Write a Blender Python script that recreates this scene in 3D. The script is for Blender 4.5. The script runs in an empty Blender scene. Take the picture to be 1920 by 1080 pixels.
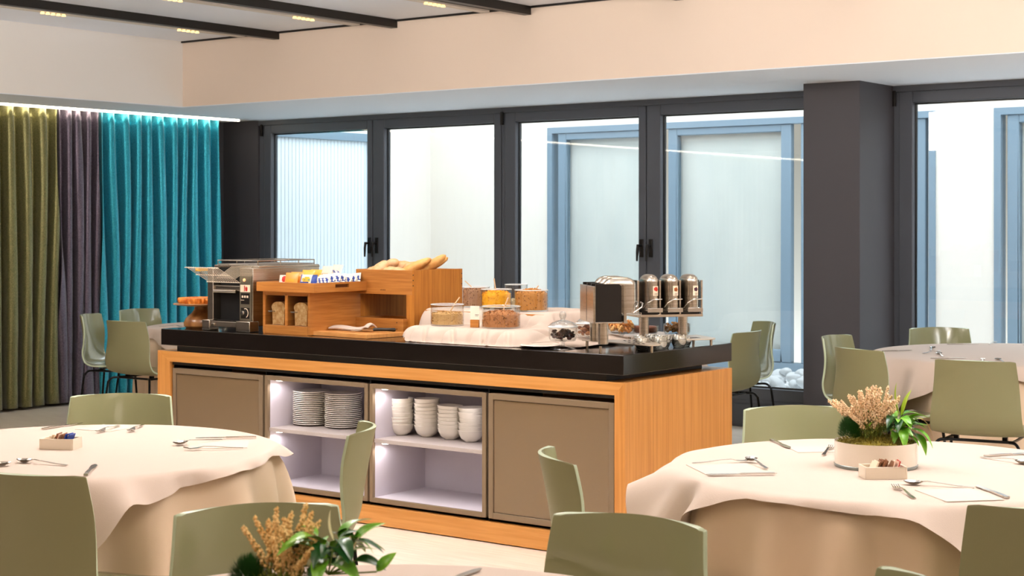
import bpy, bmesh, math, random
from mathutils import Vector, Matrix, noise
PI = math.pi
R_ = math.radians
random.seed(7)
sc = bpy.context.scene
col = sc.collection

# ------------------------------------------------------------------ camera, sky, lights, exposure
cam_d = bpy.data.cameras.new('camera')
cam = bpy.data.objects.new('camera', cam_d)
col.objects.link(cam)
cam.location = (0, 0, 1.5)
cam.rotation_euler = (R_(90), 0, R_(37.1))
cam_d.sensor_width = 36
cam_d.lens = 56.8
cam_d.shift_y = -118 / 1920
cam_d.clip_start = 0.05
cam_d.clip_end = 200
cam_d.dof.use_dof = True
cam_d.dof.focus_distance = 6.6
cam_d.dof.aperture_fstop = 9.0
sc.camera = cam

sc.view_settings.view_transform = 'Standard'
sc.view_settings.look = 'None'
sc.view_settings.gamma = 1
sc.view_settings.use_curve_mapping = False
sc.view_settings.exposure = 0.35

world = bpy.data.worlds.new('sky')
sc.world = world
world.use_nodes = True
bg = world.node_tree.nodes['Background']
bg.inputs[0].default_value = (0.84, 0.93, 1.0, 1)
bg.inputs[1].default_value = 3.4


def lamp(name, kind, loc, energy, colour, size=0.1, rot=(0, 0, 0), spot=None, size_y=None, blend=0.6):
    d = bpy.data.lights.new(name, kind)
    d.energy = energy
    d.color = colour
    if kind == 'AREA':
        d.size = size
        if size_y:
            d.shape = 'RECTANGLE'
            d.size_y = size_y
    else:
        d.shadow_soft_size = size
    if kind == 'SPOT':
        d.spot_size = R_(spot)
        d.spot_blend = blend
    o = bpy.data.objects.new(name, d)
    o.location = loc
    o.rotation_euler = rot
    col.objects.link(o)
    return o


WARM = (1.0, 0.83, 0.68)
# the room's warm ceiling lights outside the picture's top edge, over and behind the tables
for i, (x, y, e) in enumerate([(-1.5, 1.0, 60), (-4.2, 1.2, 60), (-1.5, 4.2, 62), (-4.0, 4.0, 62),
                               (-6.6, 3.2, 55), (-8.6, 5.6, 20), (0.4, 7.0, 46), (-0.5, -2.0, 50), (1.2, 4.0, 40)]):
    lamp('ceiling_lamp', 'AREA', (x, y, 2.93), e * 0.29, WARM, 1.5)
# unseen fill lights added above the view to brighten ceiling and soffit
for x, y in ((-7.5, 3.4), (-4.6, 4.6), (-1.6, 5.2), (1.6, 6.0)):
    lamp('unseen_fill_light', 'AREA', (x, y, 2.6), 84, (1.0, 0.93, 0.86), 1.0, (R_(150), 0, 0))
SPOTS = [(-6.86, 5.0), (-6.86, 6.8), (-5.63, 5.2), (-5.63, 6.9), (-4.40, 5.2), (-4.40, 6.9), (-3.1, 7.2), (-8.09, 6.6)]
for x, y in SPOTS:
    lamp('track_spot', 'SPOT', (x, y, 2.94), 19, (1.0, 0.82, 0.62), 0.04, (0, 0, 0), 95)

# ------------------------------------------------------------------ materials
MATS = {}


def hexc(h):
    c = [int(h[i:i + 2], 16) / 255 for i in (0, 2, 4)]
    return tuple(((v / 12.92) if v <= 0.04045 else ((v + 0.055) / 1.055) ** 2.4) for v in c) + (1,)


def mat(name, colour, rough=0.5, metal=0.0, spec=0.5, coat=0.0, emit=None, estr=1.0, bump=0.0, bscale=40.0, trans=0.0, ior=1.45,
        vary=None, vscale=(8, 8, 8), sheen=0.0, coords='Object', vdetail=4.0, ramp=(0.35, 0.65)):
    if name in MATS:
        return MATS[name]
    m = bpy.data.materials.new(name)
    m.use_nodes = True
    nt = m.node_tree
    b = nt.nodes['Principled BSDF']
    c = hexc(colour) if isinstance(colour, str) else colour
    b.inputs['Base Color'].default_value = c
    b.inputs['Roughness'].default_value = rough
    b.inputs['Metallic'].default_value = metal
    b.inputs['Specular IOR Level'].default_value = spec
    b.inputs['Coat Weight'].default_value = coat
    b.inputs['Coat Roughness'].default_value = 0.06
    b.inputs['Transmission Weight'].default_value = trans
    b.inputs['IOR'].default_value = ior
    b.inputs['Sheen Weight'].default_value = sheen
    if emit:
        b.inputs['Emission Color'].default_value = hexc(emit)
        b.inputs['Emission Strength'].default_value = estr
    tc = nt.nodes.new('ShaderNodeTexCoord')
    if vary:
        mp = nt.nodes.new('ShaderNodeMapping')
        mp.inputs['Scale'].default_value = vscale
        nt.links.new(tc.outputs[coords], mp.inputs[0])
        n = nt.nodes.new('ShaderNodeTexNoise')
        n.inputs['Scale'].default_value = 1.0
        n.inputs['Detail'].default_value = vdetail
        nt.links.new(mp.outputs[0], n.inputs['Vector'])
        r = nt.nodes.new('ShaderNodeValToRGB')
        r.color_ramp.elements[0].position = ramp[0]
        r.color_ramp.elements[1].position = ramp[1]
        r.color_ramp.elements[0].color = c
        r.color_ramp.elements[1].color = hexc(vary)
        nt.links.new(n.outputs['Fac'], r.inputs[0])
        nt.links.new(r.outputs[0], b.inputs['Base Color'])
    if bump:
        n2 = nt.nodes.new('ShaderNodeTexNoise')
        n2.inputs['Scale'].default_value = bscale
        n2.inputs['Detail'].default_value = 3
        nt.links.new(tc.outputs['Object'], n2.inputs['Vector'])
        bp = nt.nodes.new('ShaderNodeBump')
        bp.inputs['Strength'].default_value = bump
        bp.inputs['Distance'].default_value = 0.01
        nt.links.new(n2.outputs['Fac'], bp.inputs['Height'])
        nt.links.new(bp.outputs[0], b.inputs['Normal'])
    MATS[name] = m
    return m


def pane_mat(name, tint=(0.975, 0.99, 0.99, 1), refl=1.0):
    """thin architectural glass: clear with a Fresnel reflection"""
    m = bpy.data.materials.new(name)
    m.use_nodes = True
    nt = m.node_tree
    nt.nodes.clear()
    out = nt.nodes.new('ShaderNodeOutputMaterial')
    mx = nt.nodes.new('ShaderNodeMixShader')
    tr = nt.nodes.new('ShaderNodeBsdfTransparent')
    tr.inputs[0].default_value = tint
    gl = nt.nodes.new('ShaderNodeBsdfGlossy')
    gl.inputs['Roughness'].default_value = 0.015
    fr = nt.nodes.new('ShaderNodeFresnel')
    ge = nt.nodes.new('ShaderNodeNewGeometry')
    mr = nt.nodes.new('ShaderNodeMapRange')  # same reflection from either side of the thin sheet
    mr.inputs['To Min'].default_value = 1.5
    mr.inputs['To Max'].default_value = 1 / 1.5
    nt.links.new(ge.outputs['Backfacing'], mr.inputs['Value'])
    nt.links.new(mr.outputs[0], fr.inputs[0])
    mul = nt.nodes.new('ShaderNodeMath')
    mul.operation = 'MULTIPLY'
    mul.inputs[1].default_value = refl
    nt.links.new(fr.outputs[0], mul.inputs[0])
    nt.links.new(mul.outputs[0], mx.inputs[0])
    nt.links.new(tr.outputs[0], mx.inputs[1])
    nt.links.new(gl.outputs[0], mx.inputs[2])
    nt.links.new(mx.outputs[0], out.inputs[0])
    MATS[name] = m
    return m


OAK = mat('oak_veneer', 'dca067', 0.38, vary='c98b50', vscale=(3, 3, 60), bump=0.03, bscale=90, coords='Object')
OAKH = mat('oak_veneer_lengthwise', 'd09350', 0.38, vary='c0823e', vscale=(2.5, 40, 70), bump=0.03, bscale=90)
OAKV = mat('oak_veneer_upright', 'cf904c', 0.38, vary='bd7e3c', vscale=(70, 70, 2.0), bump=0.03, bscale=90)
BAMH = mat('bamboo_lengthwise', 'c07f3c', 0.38, vary='a9692c', vscale=(5, 5, 90), coat=0.1)
BAMV = mat('bamboo_upright', 'c48034', 0.6, vary='ac6a28', vscale=(60, 60, 3), spec=.25)
BOARD = mat('pale_bamboo_board', 'd89a58', 0.45, vary='c68646', vscale=(8, 50, 8))
SLAB = mat('black_stone', '17120f', 0.12, spec=0.6)
BLACKGAP = mat('black_recess', '0c0a09', 0.5)
TAUPE = mat('taupe_lacquer', '837059', 0.42, metal=0.15)
TAUPEG = mat('taupe_gloss_glass', '7a654b', 0.08, coat=0.5)
NICHE = mat('pale_grey_laminate', 'c6bfc8', 0.5)
SHELF = mat('shelf_grey', 'b3a9a6', 0.45)
CERAM = mat('white_porcelain', 'f4efe4', 0.12, coat=0.4)
CERAMM = mat('cream_ceramic', 'e9dcc8', 0.3)
ANTH = mat('anthracite_frame', '55585f', 0.42, spec=0.4)
ANTHW = mat('anthracite_wall', '504e52', 0.55, spec=0.3)
PAINT = mat('warm_lit_white_paint', 'f0dfcf', 0.7, spec=0.2)  # warm tint stands in for warm spot light on the front soffit
PAINTC = mat('cool_lit_white_paint', 'eaf1fa', 0.7, spec=0.2)  # cool tint stands in for window light on the soffit underside
PANEL = mat('ceiling_panel_satin', 'ecf3ff', 0.45, spec=0.3)
RAIL = mat('black_rail', '15120f', 0.4)
SLOT = mat('slot_grey', 'd8d2ca', 0.5)
LEDM = mat('warm_led', 'ffffff', 0.5, emit='fff0d8', estr=9)
LAMPG = mat('gold_reflector', 'f0c070', 0.3, metal=1, emit='ffd890', estr=1.5)
OUTW = mat('white_render', 'dbd5cc', 0.8)
OUTRIB = mat('pale_ribbed_sheet', 'd4dee4', 0.55)
OUTFR = mat('blue_grey_outer_frame', '738796', 0.5)
BLIND = mat('pale_roller_blind', 'd3d3ce', 0.85, vary='dcdad4', vscale=(3, 3, 1))
STONE = mat('white_pebble', 'b4b8ba', 0.6, bump=0.2, bscale=20)
GRAVEL = mat('white_gravel', 'f2f4f6', 0.9, bump=1.0, bscale=40)
SHELLO = mat('sage_gloss_shell', '8f906c', 0.13, coat=0.4)
SHELLI = mat('sage_satin_shell', '86835f', 0.5)
RIM = mat('sage_rim', 'b4c1a4', 0.25)
BLKM = mat('black_steel_tube', '0f0f10', 0.3, metal=0.6)
CLOTH = mat('white_table_linen', 'c9b6a7', 0.85, sheen=0.15, bump=0.06, bscale=300)
CLOTHU = mat('shade_toned_under_linen', 'dcc3a6', 0.9, sheen=0.15, bump=0.06, bscale=300)  # same white linen; tan tint stands in for dimmer light below the tabletop
NAPK = mat('paper_napkin', 'd0c2b4', 0.9)
STEEL = mat('polished_steel', 'c8c4bd', 0.14, metal=1)
BRUSH = mat('brushed_steel', 'b5aa9b', 0.27, metal=1, vary='c9bfb2', vscale=(3, 3, 160))
BRUSHP = mat('satin_steel_plate', 'cdbfae', 0.35, metal=0.7)
BLKP = mat('black_plastic', '17120f', 0.35)
DARK = mat('black_cavity', '040303', 0.8)
GLASS = mat('clear_glass', (0.96, 0.99, 0.98, 1), 0.02, trans=1.0, ior=1.35)
PANE = pane_mat('window_glass')
ACRYL = pane_mat('clear_acrylic', (0.9, 0.9, 0.88, 1), 0.8)
BOWLG = pane_mat('thin_bowl_glass', (0.97, 0.98, 0.98, 1), 1.2)
GLASS = pane_mat('clear_thick_glass', (0.93, 0.95, 0.95, 1), 3.6)
WOODT = mat('turned_olive_wood', 'a87440', 0.3, vary='7e4f26', vscale=(20, 20, 6), coat=0.3)
YEL = mat('yellow_print', 'f4b41c', 0.4)
BLUEP = mat('blue_print', '1c3f96', 0.35)
WHITEP = mat('white_wrapper', 'f6eee0', 0.3, coat=0.3)
ORANP = mat('orange_wrapper', 'f0a040', 0.35, coat=0.3)
YELP = mat('yellow_wrapper', 'f6bc3c', 0.35, coat=0.3)
REDP = mat('red_print', 'cc2c22', 0.4)
TEALP = mat('teal_print', '3c8c80', 0.4)
BROWNP = mat('brown_sachet', '8c5a38', 0.45)
PINKP = mat('pale_pink_sachet', 'e8c8b4', 0.45)
CREAMP = mat('cream_sticker', 'f6e2c8', 0.5)
CARD = mat('card', 'f2ead8', 0.6)
INK = mat('grey_ink', '6a625a', 0.6)


def floor_mat():
    m = bpy.data.materials.new('pale_oak_floor')
    m.use_nodes = True
    nt = m.node_tree
    b = nt.nodes['Principled BSDF']
    tc = nt.nodes.new('ShaderNodeTexCoord')
    mp = nt.nodes.new('ShaderNodeMapping')
    mp.inputs['Scale'].default_value = (1.2, 32, 1)
    nt.links.new(tc.outputs['Object'], mp.inputs[0])
    n = nt.nodes.new('ShaderNodeTexNoise')
    n.inputs['Scale'].default_value = 3
    n.inputs['Detail'].default_value = 6
    nt.links.new(mp.outputs[0], n.inputs['Vector'])
    r = nt.nodes.new('ShaderNodeValToRGB')
    r.color_ramp.elements[0].position = 0.3
    r.color_ramp.elements[0].color = hexc('d4c3af')
    r.color_ramp.elements[1].position = 0.7
    r.color_ramp.elements[1].color = hexc('f0e4d4')
    nt.links.new(n.outputs['Fac'], r.inputs[0])
    nt.links.new(r.outputs[0], b.inputs['Base Color'])
    b.inputs['Roughness'].default_value = 0.3
    return m


def curtain_mat(name, c0, c1):
    """woven cloth with a light sheen: fine two-tone weave"""
    m = bpy.data.materials.new(name)
    m.use_nodes = True
    nt = m.node_tree
    b = nt.nodes['Principled BSDF']
    tc = nt.nodes.new('ShaderNodeTexCoord')
    mp = nt.nodes.new('ShaderNodeMapping')
    mp.inputs['Scale'].default_value = (260, 260, 90)
    nt.links.new(tc.outputs['Object'], mp.inputs[0])
    n = nt.nodes.new('ShaderNodeTexNoise')
    n.inputs['Scale'].default_value = 1
    n.inputs['Detail'].default_value = 5
    nt.links.new(mp.outputs[0], n.inputs['Vector'])
    r = nt.nodes.new('ShaderNodeValToRGB')
    r.color_ramp.elements[0].position = 0.38
    r.color_ramp.elements[0].color = hexc(c0)
    r.color_ramp.elements[1].position = 0.66
    r.color_ramp.elements[1].color = hexc(c1)
    nt.links.new(n.outputs['Fac'], r.inputs[0])
    nt.links.new(r.outputs[0], b.inputs['Base Color'])
    b.inputs['Roughness'].default_value = 0.34
    b.inputs['Metallic'].default_value = 0.5
    b.inputs['Sheen Weight'].default_value = 0.3
    return m


# ------------------------------------------------------------------ mesh helpers
class MB:
    def __init__(s):
        s.v, s.f, s.mi, s.cur = [], [], [], 0

    def add(s, vs, fs, M=None):
        k = len(s.v)
        s.v += [tuple(M @ Vector(p)) if M else tuple(p) for p in vs]
        s.f += [tuple(i + k for i in f) for f in fs]
        s.mi += [s.cur] * len(fs)
        return s

    def box(s, x0, x1, y0, y1, z0, z1, M=None):
        v = [(x0, y0, z0), (x1, y0, z0), (x1, y1, z0), (x0, y1, z0), (x0, y0, z1), (x1, y0, z1), (x1, y1, z1), (x0, y1, z1)]
        f = [(0, 3, 2, 1), (4, 5, 6, 7), (0, 1, 5, 4), (1, 2, 6, 5), (2, 3, 7, 6), (3, 0, 4, 7)]
        return s.add(v, f, M)

    def prism(s, pts, z0, z1, M=None):
        n = len(pts)
        v = [(x, y, z0) for x, y in pts] + [(x, y, z1) for x, y in pts]
        f = [tuple(range(n))[::-1], tuple(range(n, 2 * n))] + [(i, (i + 1) % n, n + (i + 1) % n, n + i) for i in range(n)]
        return s.add(v, f, M)

    def lathe(s, prof, n=32, M=None, closed=False):
        v = []
        for r, z in prof:
            for i in range(n):
                a = 2 * PI * i / n
                v.append((max(r, 1e-5) * math.cos(a), max(r, 1e-5) * math.sin(a), z))
        f = []
        m = len(prof)
        for j in range(m - 1 + (1 if closed else 0)):
            j2 = (j + 1) % m
            for i in range(n):
                i2 = (i + 1) % n
                f.append((j * n + i, j * n + i2, j2 * n + i2, j2 * n + i))
        if not closed:
            if prof[0][0] > 1e-4:
                f.append(tuple(range(n))[::-1])
            if prof[-1][0] > 1e-4:
                f.append(tuple((m - 1) * n + i for i in range(n)))
        return s.add(v, f, M)

    def tube(s, path, r, n=8, M=None, cap=True):
        P = [Vector(p) for p in path]
        rr = r if isinstance(r, (list, tuple)) else [r] * len(P)
        v, f = [], []
        up = None
        for i, p in enumerate(P):
            t = (P[min(i + 1, len(P) - 1)] - P[max(i - 1, 0)]).normalized()
            if up is None:
                up = Vector((0, 0, 1)) if abs(t.z) < 0.9 else Vector((1, 0, 0))
            a = t.cross(up).normalized()
            b = t.cross(a).normalized()
            up = -b if b.dot(up) < 0 else b
            b = up
            a = t.cross(b).normalized()
            for k in range(n):
                w = 2 * PI * k / n
                v.append(tuple(p + (a * math.cos(w) + b * math.sin(w)) * rr[i]))
        for i in range(len(P) - 1):
            for k in range(n):
                k2 = (k + 1) % n
                f.append((i * n + k, i * n + k2, (i + 1) * n + k2, (i + 1) * n + k))
        if cap:
            f.append(tuple(range(n))[::-1])
            f.append(tuple((len(P) - 1) * n + k for k in range(n)))
        return s.add(v, f, M)

    def ball(s, c, r, n=8, m=6, M=None, sq=(1, 1, 1)):
        v, f = [], []
        for j in range(m + 1):
            ph = PI * j / m
            for i in range(n):
                a = 2 * PI * i / n
                v.append((c[0] + r * sq[0] * math.sin(ph) * math.cos(a), c[1] + r * sq[1] * math.sin(ph) * math.sin(a), c[2] + r * sq[2] * math.cos(ph)))
        for j in range(m):
            for i in range(n):
                f.append((j * n + i, (j + 1) * n + i, (j + 1) * n + (i + 1) % n, j * n + (i + 1) % n))
        return s.add(v, f, M)

    def grid(s, fn, nu, nv, closeu=False, M=None):
        v = [fn(i / (nu if closeu else nu - 1), j / (nv - 1)) for j in range(nv) for i in range(nu)]
        f = []
        for j in range(nv - 1):
            for i in range(nu if closeu else nu - 1):
                i2 = (i + 1) % nu
                f.append((j * nu + i, j * nu + i2, (j + 1) * nu + i2, (j + 1) * nu + i))
        return s.add(v, f, M)

    def mesh(s, name, mats, smooth=40):
        me = bpy.data.meshes.new(name)
        me.from_pydata(s.v, [], s.f)
        for m in (mats if isinstance(mats, (list, tuple)) else [mats]):
            me.materials.append(m)
        if isinstance(mats, (list, tuple)) and len(mats) > 1:
            me.polygons.foreach_set('material_index', s.mi)
        bm = bmesh.new()
        bm.from_mesh(me)
        bmesh.ops.remove_doubles(bm, verts=bm.verts, dist=2e-5)
        bmesh.ops.recalc_face_normals(bm, faces=bm.faces)
        bm.to_mesh(me)
        bm.free()
        if smooth:
            me.polygons.foreach_set('use_smooth', [True] * len(me.polygons))
            if smooth < 180:
                me.set_sharp_from_angle(angle=R_(smooth))
        me.update()
        return me

    def build(s, name, mats, parent=None, loc=(0, 0, 0), rot=(0, 0, 0), bevel=0, smooth=40, seg=2):
        o = bpy.data.objects.new(name, s.mesh(name, mats, smooth))
        col.objects.link(o)
        o.location = loc
        o.rotation_euler = rot
        if parent:
            o.parent = parent
        if bevel:
            b = o.modifiers.new('bevel', 'BEVEL')
            b.width = bevel
            b.segments = seg
            b.limit_method = 'ANGLE'
            b.angle_limit = R_(50)
        return o


def tag(o, label, cat, group=None, kind=None):
    if label:
        o['label'] = label
    if cat:
        o['category'] = cat
    if group:
        o['group'] = group
    if kind:
        o['kind'] = kind
    return o


def thing(name, label, cat, loc=(0, 0, 0), rz=0, group=None):
    o = bpy.data.objects.new(name, None)
    o.empty_display_size = 0.05
    col.objects.link(o)
    o.location = loc
    o.rotation_euler = (0, 0, rz)
    return tag(o, label, cat, group)


def struct(o):
    o['kind'] = 'structure'
    return o


def dup(root, loc, rz=0, label=None, rot=None):
    r = root.copy()
    col.objects.link(r)
    r.location = loc
    r.rotation_euler = rot if rot else (0, 0, rz)
    if label:
        r['label'] = label
    for ch in root.children:
        c = ch.copy()
        col.objects.link(c)
        c.parent = r
        for g in ch.children:
            d = g.copy()
            col.objects.link(d)
            d.parent = c
    return r


def catmull(pts, n):
    out = []
    P = [pts[0]] + list(pts) + [pts[-1]]
    m = len(pts) - 1
    for i in range(n + 1):
        t = i / n * m
        k = min(int(t), m - 1)
        u = t - k
        p0, p1, p2, p3 = P[k], P[k + 1], P[k + 2], P[k + 3]
        out.append(tuple(0.5 * ((2 * b) + (-a + c) * u + (2 * a - 5 * b + 4 * c - d) * u * u + (-a + 3 * b - 3 * c + d) * u ** 3)
                         for a, b, c, d in zip(p0, p1, p2, p3)))
    return out


def T(x=0, y=0, z=0, rz=0, rx=0, ry=0, s=1):
    return Matrix.Translation((x, y, z)) @ Matrix.Rotation(rz, 4, 'Z') @ Matrix.Rotation(rx, 4, 'X') @ Matrix.Rotation(ry, 4, 'Y') @ Matrix.Scale(s, 4)


# ------------------------------------------------------------------ the room
WY = 10.66
struct(MB().box(-11.6, 4.2, -4.2, WY + 0.1, -0.1, 0).build('floor', floor_mat(), smooth=0))
struct(MB().box(-11.6, -11.5, -4.2, WY + 0.1, 0, 2.5).build('wall_left', ANTHW, smooth=0))
struct(MB().box(4.1, 4.2, -4.2, WY + 0.1, 0, 3.06).build('wall_right', PAINT, smooth=0))
struct(MB().box(-11.5, 4.1, -4.2, -4.1, 0, 3.06).build('wall_back', PAINT, smooth=0))
w = MB()
w.box(-11.5, -11.03, WY - 0.02, WY + 0.12, 0, 2.48)
struct(w.build('wall_front', ANTHW, smooth=0))
struct(MB().box(-5.12, -4.70, 10.10, WY + 0.1, 0, 2.48).build('trim_1', ANTHW, bevel=0.004))
# lowered ceiling band (soffit) along window wall and left wall
s = MB()
s.box(-10.25, 4.1, 9.03, WY + 0.12, 2.48, 3.06)
struct(s.build('wall_soffit_front', PAINT, smooth=0))
s = MB()
s.box(-11.5, -10.25, -4.1, WY + 0.12, 2.48, 3.06)
struct(s.build('wall_soffit_left', mat('neutral_white_paint', 'f3f1ee', .7, spec=.2), smooth=0))  # same soffit paint, without the painted warm light
s = MB()
s.box(-10.252, 4.1, 9.028, WY - 0.02, 2.474, 2.480)
s.box(-11.0, -10.248, -4.1, WY - 0.02, 2.474, 2.480)
struct(s.build('ceiling_soffit', PAINTC, smooth=0))
struct(MB().box(-10.3, 4.1, -4.1, 9.1, 3.05, 3.12).build('ceiling', BLACKGAP, smooth=0))
RAILX = [-10.38, -9.15, -7.92, -6.69, -5.46, -4.23, -3.0, -1.77, -0.54, 0.69, 1.92, 3.15]
ceil = bpy.data.objects['ceiling']
for i in range(len(RAILX) - 1):
    x0 = max(RAILX[i] + 0.03, -10.25)
    x1 = RAILX[i + 1] - 0.125
    o = MB().box(x0, x1, -4.1, 9.018, 3.02, 3.05).build('ceiling_panel', PANEL, ceil, smooth=0)
MB().box(-10.25, 4.1, 9.012, 9.0285, 3.006, 3.022).build('shadow_gap', RAIL, ceil, smooth=0)
labs = ['black light track nearest the left curtain wall', 'second black light track from the curtain wall', 'third black light track from the curtain wall']
for i, x in enumerate(RAILX[1:-1]):
    if i > 4:
        break
    t = thing('light_track', (labs + ['black light track over the stone-topped buffet, fourth from the curtain wall', 'fifth black light track from the curtain wall'])[i],
              'light track', (x, 0, 3.0), group='black tracks along the ceiling')
    MB().box(-0.032, 0.028, -4.0, 9.028, -0.04, 0.045).build('rail', RAIL, t, smooth=0)
    MB().box(-0.36, -0.285, -4.0, 8.96, -0.004, 0.0205).build('lamp_strip', SLOT, t, smooth=0)
    MB().box(-0.285, -0.275, -4.0, 8.965, 0.010, 0.0205).build('dark_edge', RAIL, t, smooth=0)
    for k in range(6):
        y = 8.3 - k * 1.25
        g = MB()
        for q in range(5):
            g.lathe([(0.010, 0.0), (0.016, -0.012), (0.016, -0.016), (0.008, -0.005)], 8, T(-0.31, y + q * 0.045, -0.003))
        g.build('lamp_cluster', LAMPG, t)
struct(MB().box(-11.085, -11.055, -4.0, 10.43, 2.462, 2.478).build('trim_2', LEDM, smooth=0))
bpy.data.objects['trim_2']['label'] = 'glowing white light strip above the curtains'

# windows: two pairs of tall casements, then one more pair right of the pillar


def casement(w, x0, x1, gx0, gx1, handle=None, hinge=None):
    """sash with stiles, rails and pane; opening in room wall plane"""
    z0, z1, gz0, gz1 = 0.2, 2.43, 0.29, 2.352
    f = MB()
    y0, y1 = WY - 0.012, WY + 0.07
    f.box(x0, gx0, y0, y1, z0, z1)
    f.box(gx1, x1, y0, y1, z0, z1)
    f.box(gx0, gx1, y0, y1, z0, gz0)
    f.box(gx0, gx1, y0, y1, gz1, z1)
    s_ = f.build('sash', ANTH, w, bevel=0.006)
    b = MB()
    for (a, c, d, e) in ((gx0, gx0 + 0.012, gz0, gz1), (gx1 - 0.012, gx1, gz0, gz1), (gx0, gx1, gz0, gz0 + 0.012), (gx0, gx1, gz1 - 0.012, gz1)):
        b.box(a, c, WY + 0.035, WY + 0.045, d, e)
    b.build('glazing_bead', BLACKGAP, s_, smooth=0)
    MB().box(gx0, gx1, WY + 0.028, WY + 0.032, gz0, gz1).build('pane', PANE, w, smooth=0)
    if handle:
        h = MB()
        h.box(handle - 0.017, handle + 0.017, y0 - 0.012, y0, 1.25, 1.39)
        h.tube([(handle, y0 - 0.01, 1.34), (handle, y0 - 0.055, 1.34)], 0.011, 10)
        h.tube([(handle, y0 - 0.055, 1.35), (handle - 0.004, y0 - 0.06, 1.30), (handle - 0.01, y0 - 0.055, 1.22)], [0.012, 0.011, 0.008], 10)
        h.build('handle', BLKP, w, bevel=0.003)
    if hinge:
        MB().box(hinge - 0.012, hinge + 0.012, y0 - 0.02, y0, 2.33, 2.44).build('hinge', BLKP, w, bevel=0.003)


def window(i, x0, x1, sashes, posts):
    f = MB()
    f.box(x0, x1, WY - 0.02, WY + 0.1, 2.43, 2.48)
    f.box(x0, x1, WY - 0.02, WY + 0.1, 0.0, 0.2)
    f.box(x0, x1, WY - 0.035, WY - 0.018, 0.0, 0.17)
    for a, b in posts:
        f.box(a, b, WY - 0.0, WY + 0.1, 0.2, 2.43)
    w_ = struct(f.build('window_%d' % i, ANTH, bevel=0.004))
    for sa in sashes:
        casement(w_, *sa)
    return w_


window(1, -11.03, -8.15, [(-10.96, -9.605, -10.87, -9.665, -9.632, -10.985), (-9.595, -8.17, -9.465, -8.243, -9.545, None)], [(-11.03, -10.96), (-8.17, -8.15)])
window(2, -8.15, -5.10, [(-8.13, -6.750, -8.02, -6.817, -6.785, -8.15), (-6.742, -5.12, -6.617, -5.25, -6.70, None)], [(-8.15, -8.13)])
window(3, -4.72, 0.6, [(-4.66, -3.20, -4.56, -3.28, -3.24, -4.69), (-3.19, -1.75, -3.09, -1.86, None, None), (-1.73, -0.3, -1.63, -0.42, None, None)], [(-4.72, -4.66)])
struct(MB().box(0.0, 4.1, WY, WY + 0.1, 0, 2.48).build('wall_front_right', PAINT, smooth=0))

# courtyard behind the windows
CY = 13.5
struct(MB().box(-11.9, 4.2, WY + 0.12, CY + 0.3, -0.2, 0.02).build('courtyard_ground', GRAVEL, smooth=0))
s = MB()
OPEN = [(-9.742, -5.564), (-5.039, -1.0)]
s.box(-11.9, 4.2, CY, CY + 0.2, 2.50, 3.1)
s.box(-11.9, 4.2, CY, CY + 0.2, 0, 0.14)
for a, b in ((-11.9, -9.742), (-5.564, -5.039), (-1.0, 4.2)):
    s.box(a, b, CY, CY + 0.2, 0.14, 2.50)
struct(s.build('courtyard_wall_far', OUTW, smooth=0))
struct(MB().box(-11.9, -11.32, WY + 0.12, CY + 0.2, 0, 3.1).build('courtyard_wall_left', OUTW, smooth=0))
struct(MB().box(4.2, 4.4, WY + 0.1, CY + 0.2, 0, 3.1).build('courtyard_wall_right', OUTW, smooth=0))
struct(MB().box(-11.9, 4.2, CY + 1.2, CY + 1.3, 0, 3.1).build('courtyard_room_back', OUTW, smooth=0))
struct(MB().box(-11.6, 4.2, CY + 0.2, CY + 1.3, 3.0, 3.1).build('courtyard_room_ceiling', OUTW, smooth=0))
rib = thing('ribbed_screen', 'pale ribbed screen on the courtyard side wall behind the leftmost pane', 'screen', (-11.318, 0, 0))
n = 0
y = WY + 0.14
while y < 12.42:
    MB().prism([(0, 0), (0.028, 0.002), (0.028, 0.046), (0, 0.048)], 0.03, 2.36).build('slat', OUTRIB, rib, loc=(0, y, 0), smooth=0)
    y += 0.05
MB().box(0.0, 0.05, 12.42, 12.47, 0.03, 2.36).build('edge_profile', OUTRIB, rib, smooth=0)
MB().box(0.0, 0.07, WY + 0.14, 12.5, 2.36, 2.44).build('top_beam', OUTFR, rib, smooth=0)


def far_window(label, x0, x1, panes):
    t = thing('courtyard_window', label, 'window', (0, CY, 0))
    f = MB()
    f.box(x0, x1, -0.02, 0.1, 2.44, 2.50)
    f.box(x0, x1, -0.02, 0.1, 0.14, 0.22)
    f.box(x0, x0 + 0.06, -0.02, 0.1, 0.22, 2.44)
    f.box(x1 - 0.06, x1, -0.02, 0.1, 0.22, 2.44)
    f.build('frame', OUTFR, t, smooth=0)
    for a, b in panes:
        s_ = MB()
        s_.box(a - 0.1, a, 0.0, 0.07, 0.22, 2.44)
        s_.box(b, b + 0.1, 0.0, 0.07, 0.22, 2.44)
        s_.box(a, b, 0.0, 0.07, 2.37, 2.44)
        s_.box(a, b, 0.0, 0.07, 0.22, 0.34)
        so = s_.build('sash', OUTFR, t, bevel=0.008)
        MB().box(a, b, 0.03, 0.034, 0.34, 2.37).build('pane', PANE, so, smooth=0)
        MB().box(a - 0.03, b + 0.03, 0.10, 0.104, 0.20, 2.40).build('blind', BLIND, t, smooth=0)


far_window('blue-grey framed window with pale blinds, across the courtyard behind the drinks dispensers', -9.742, -5.564,
           [(-9.52, -8.46), (-8.20, -7.07), (-6.77, -5.76)])
far_window('blue-grey framed window across the courtyard, right of the white pier', -5.039, -1.0, [(-4.83, -3.7), (-3.5, -2.4)])
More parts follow.
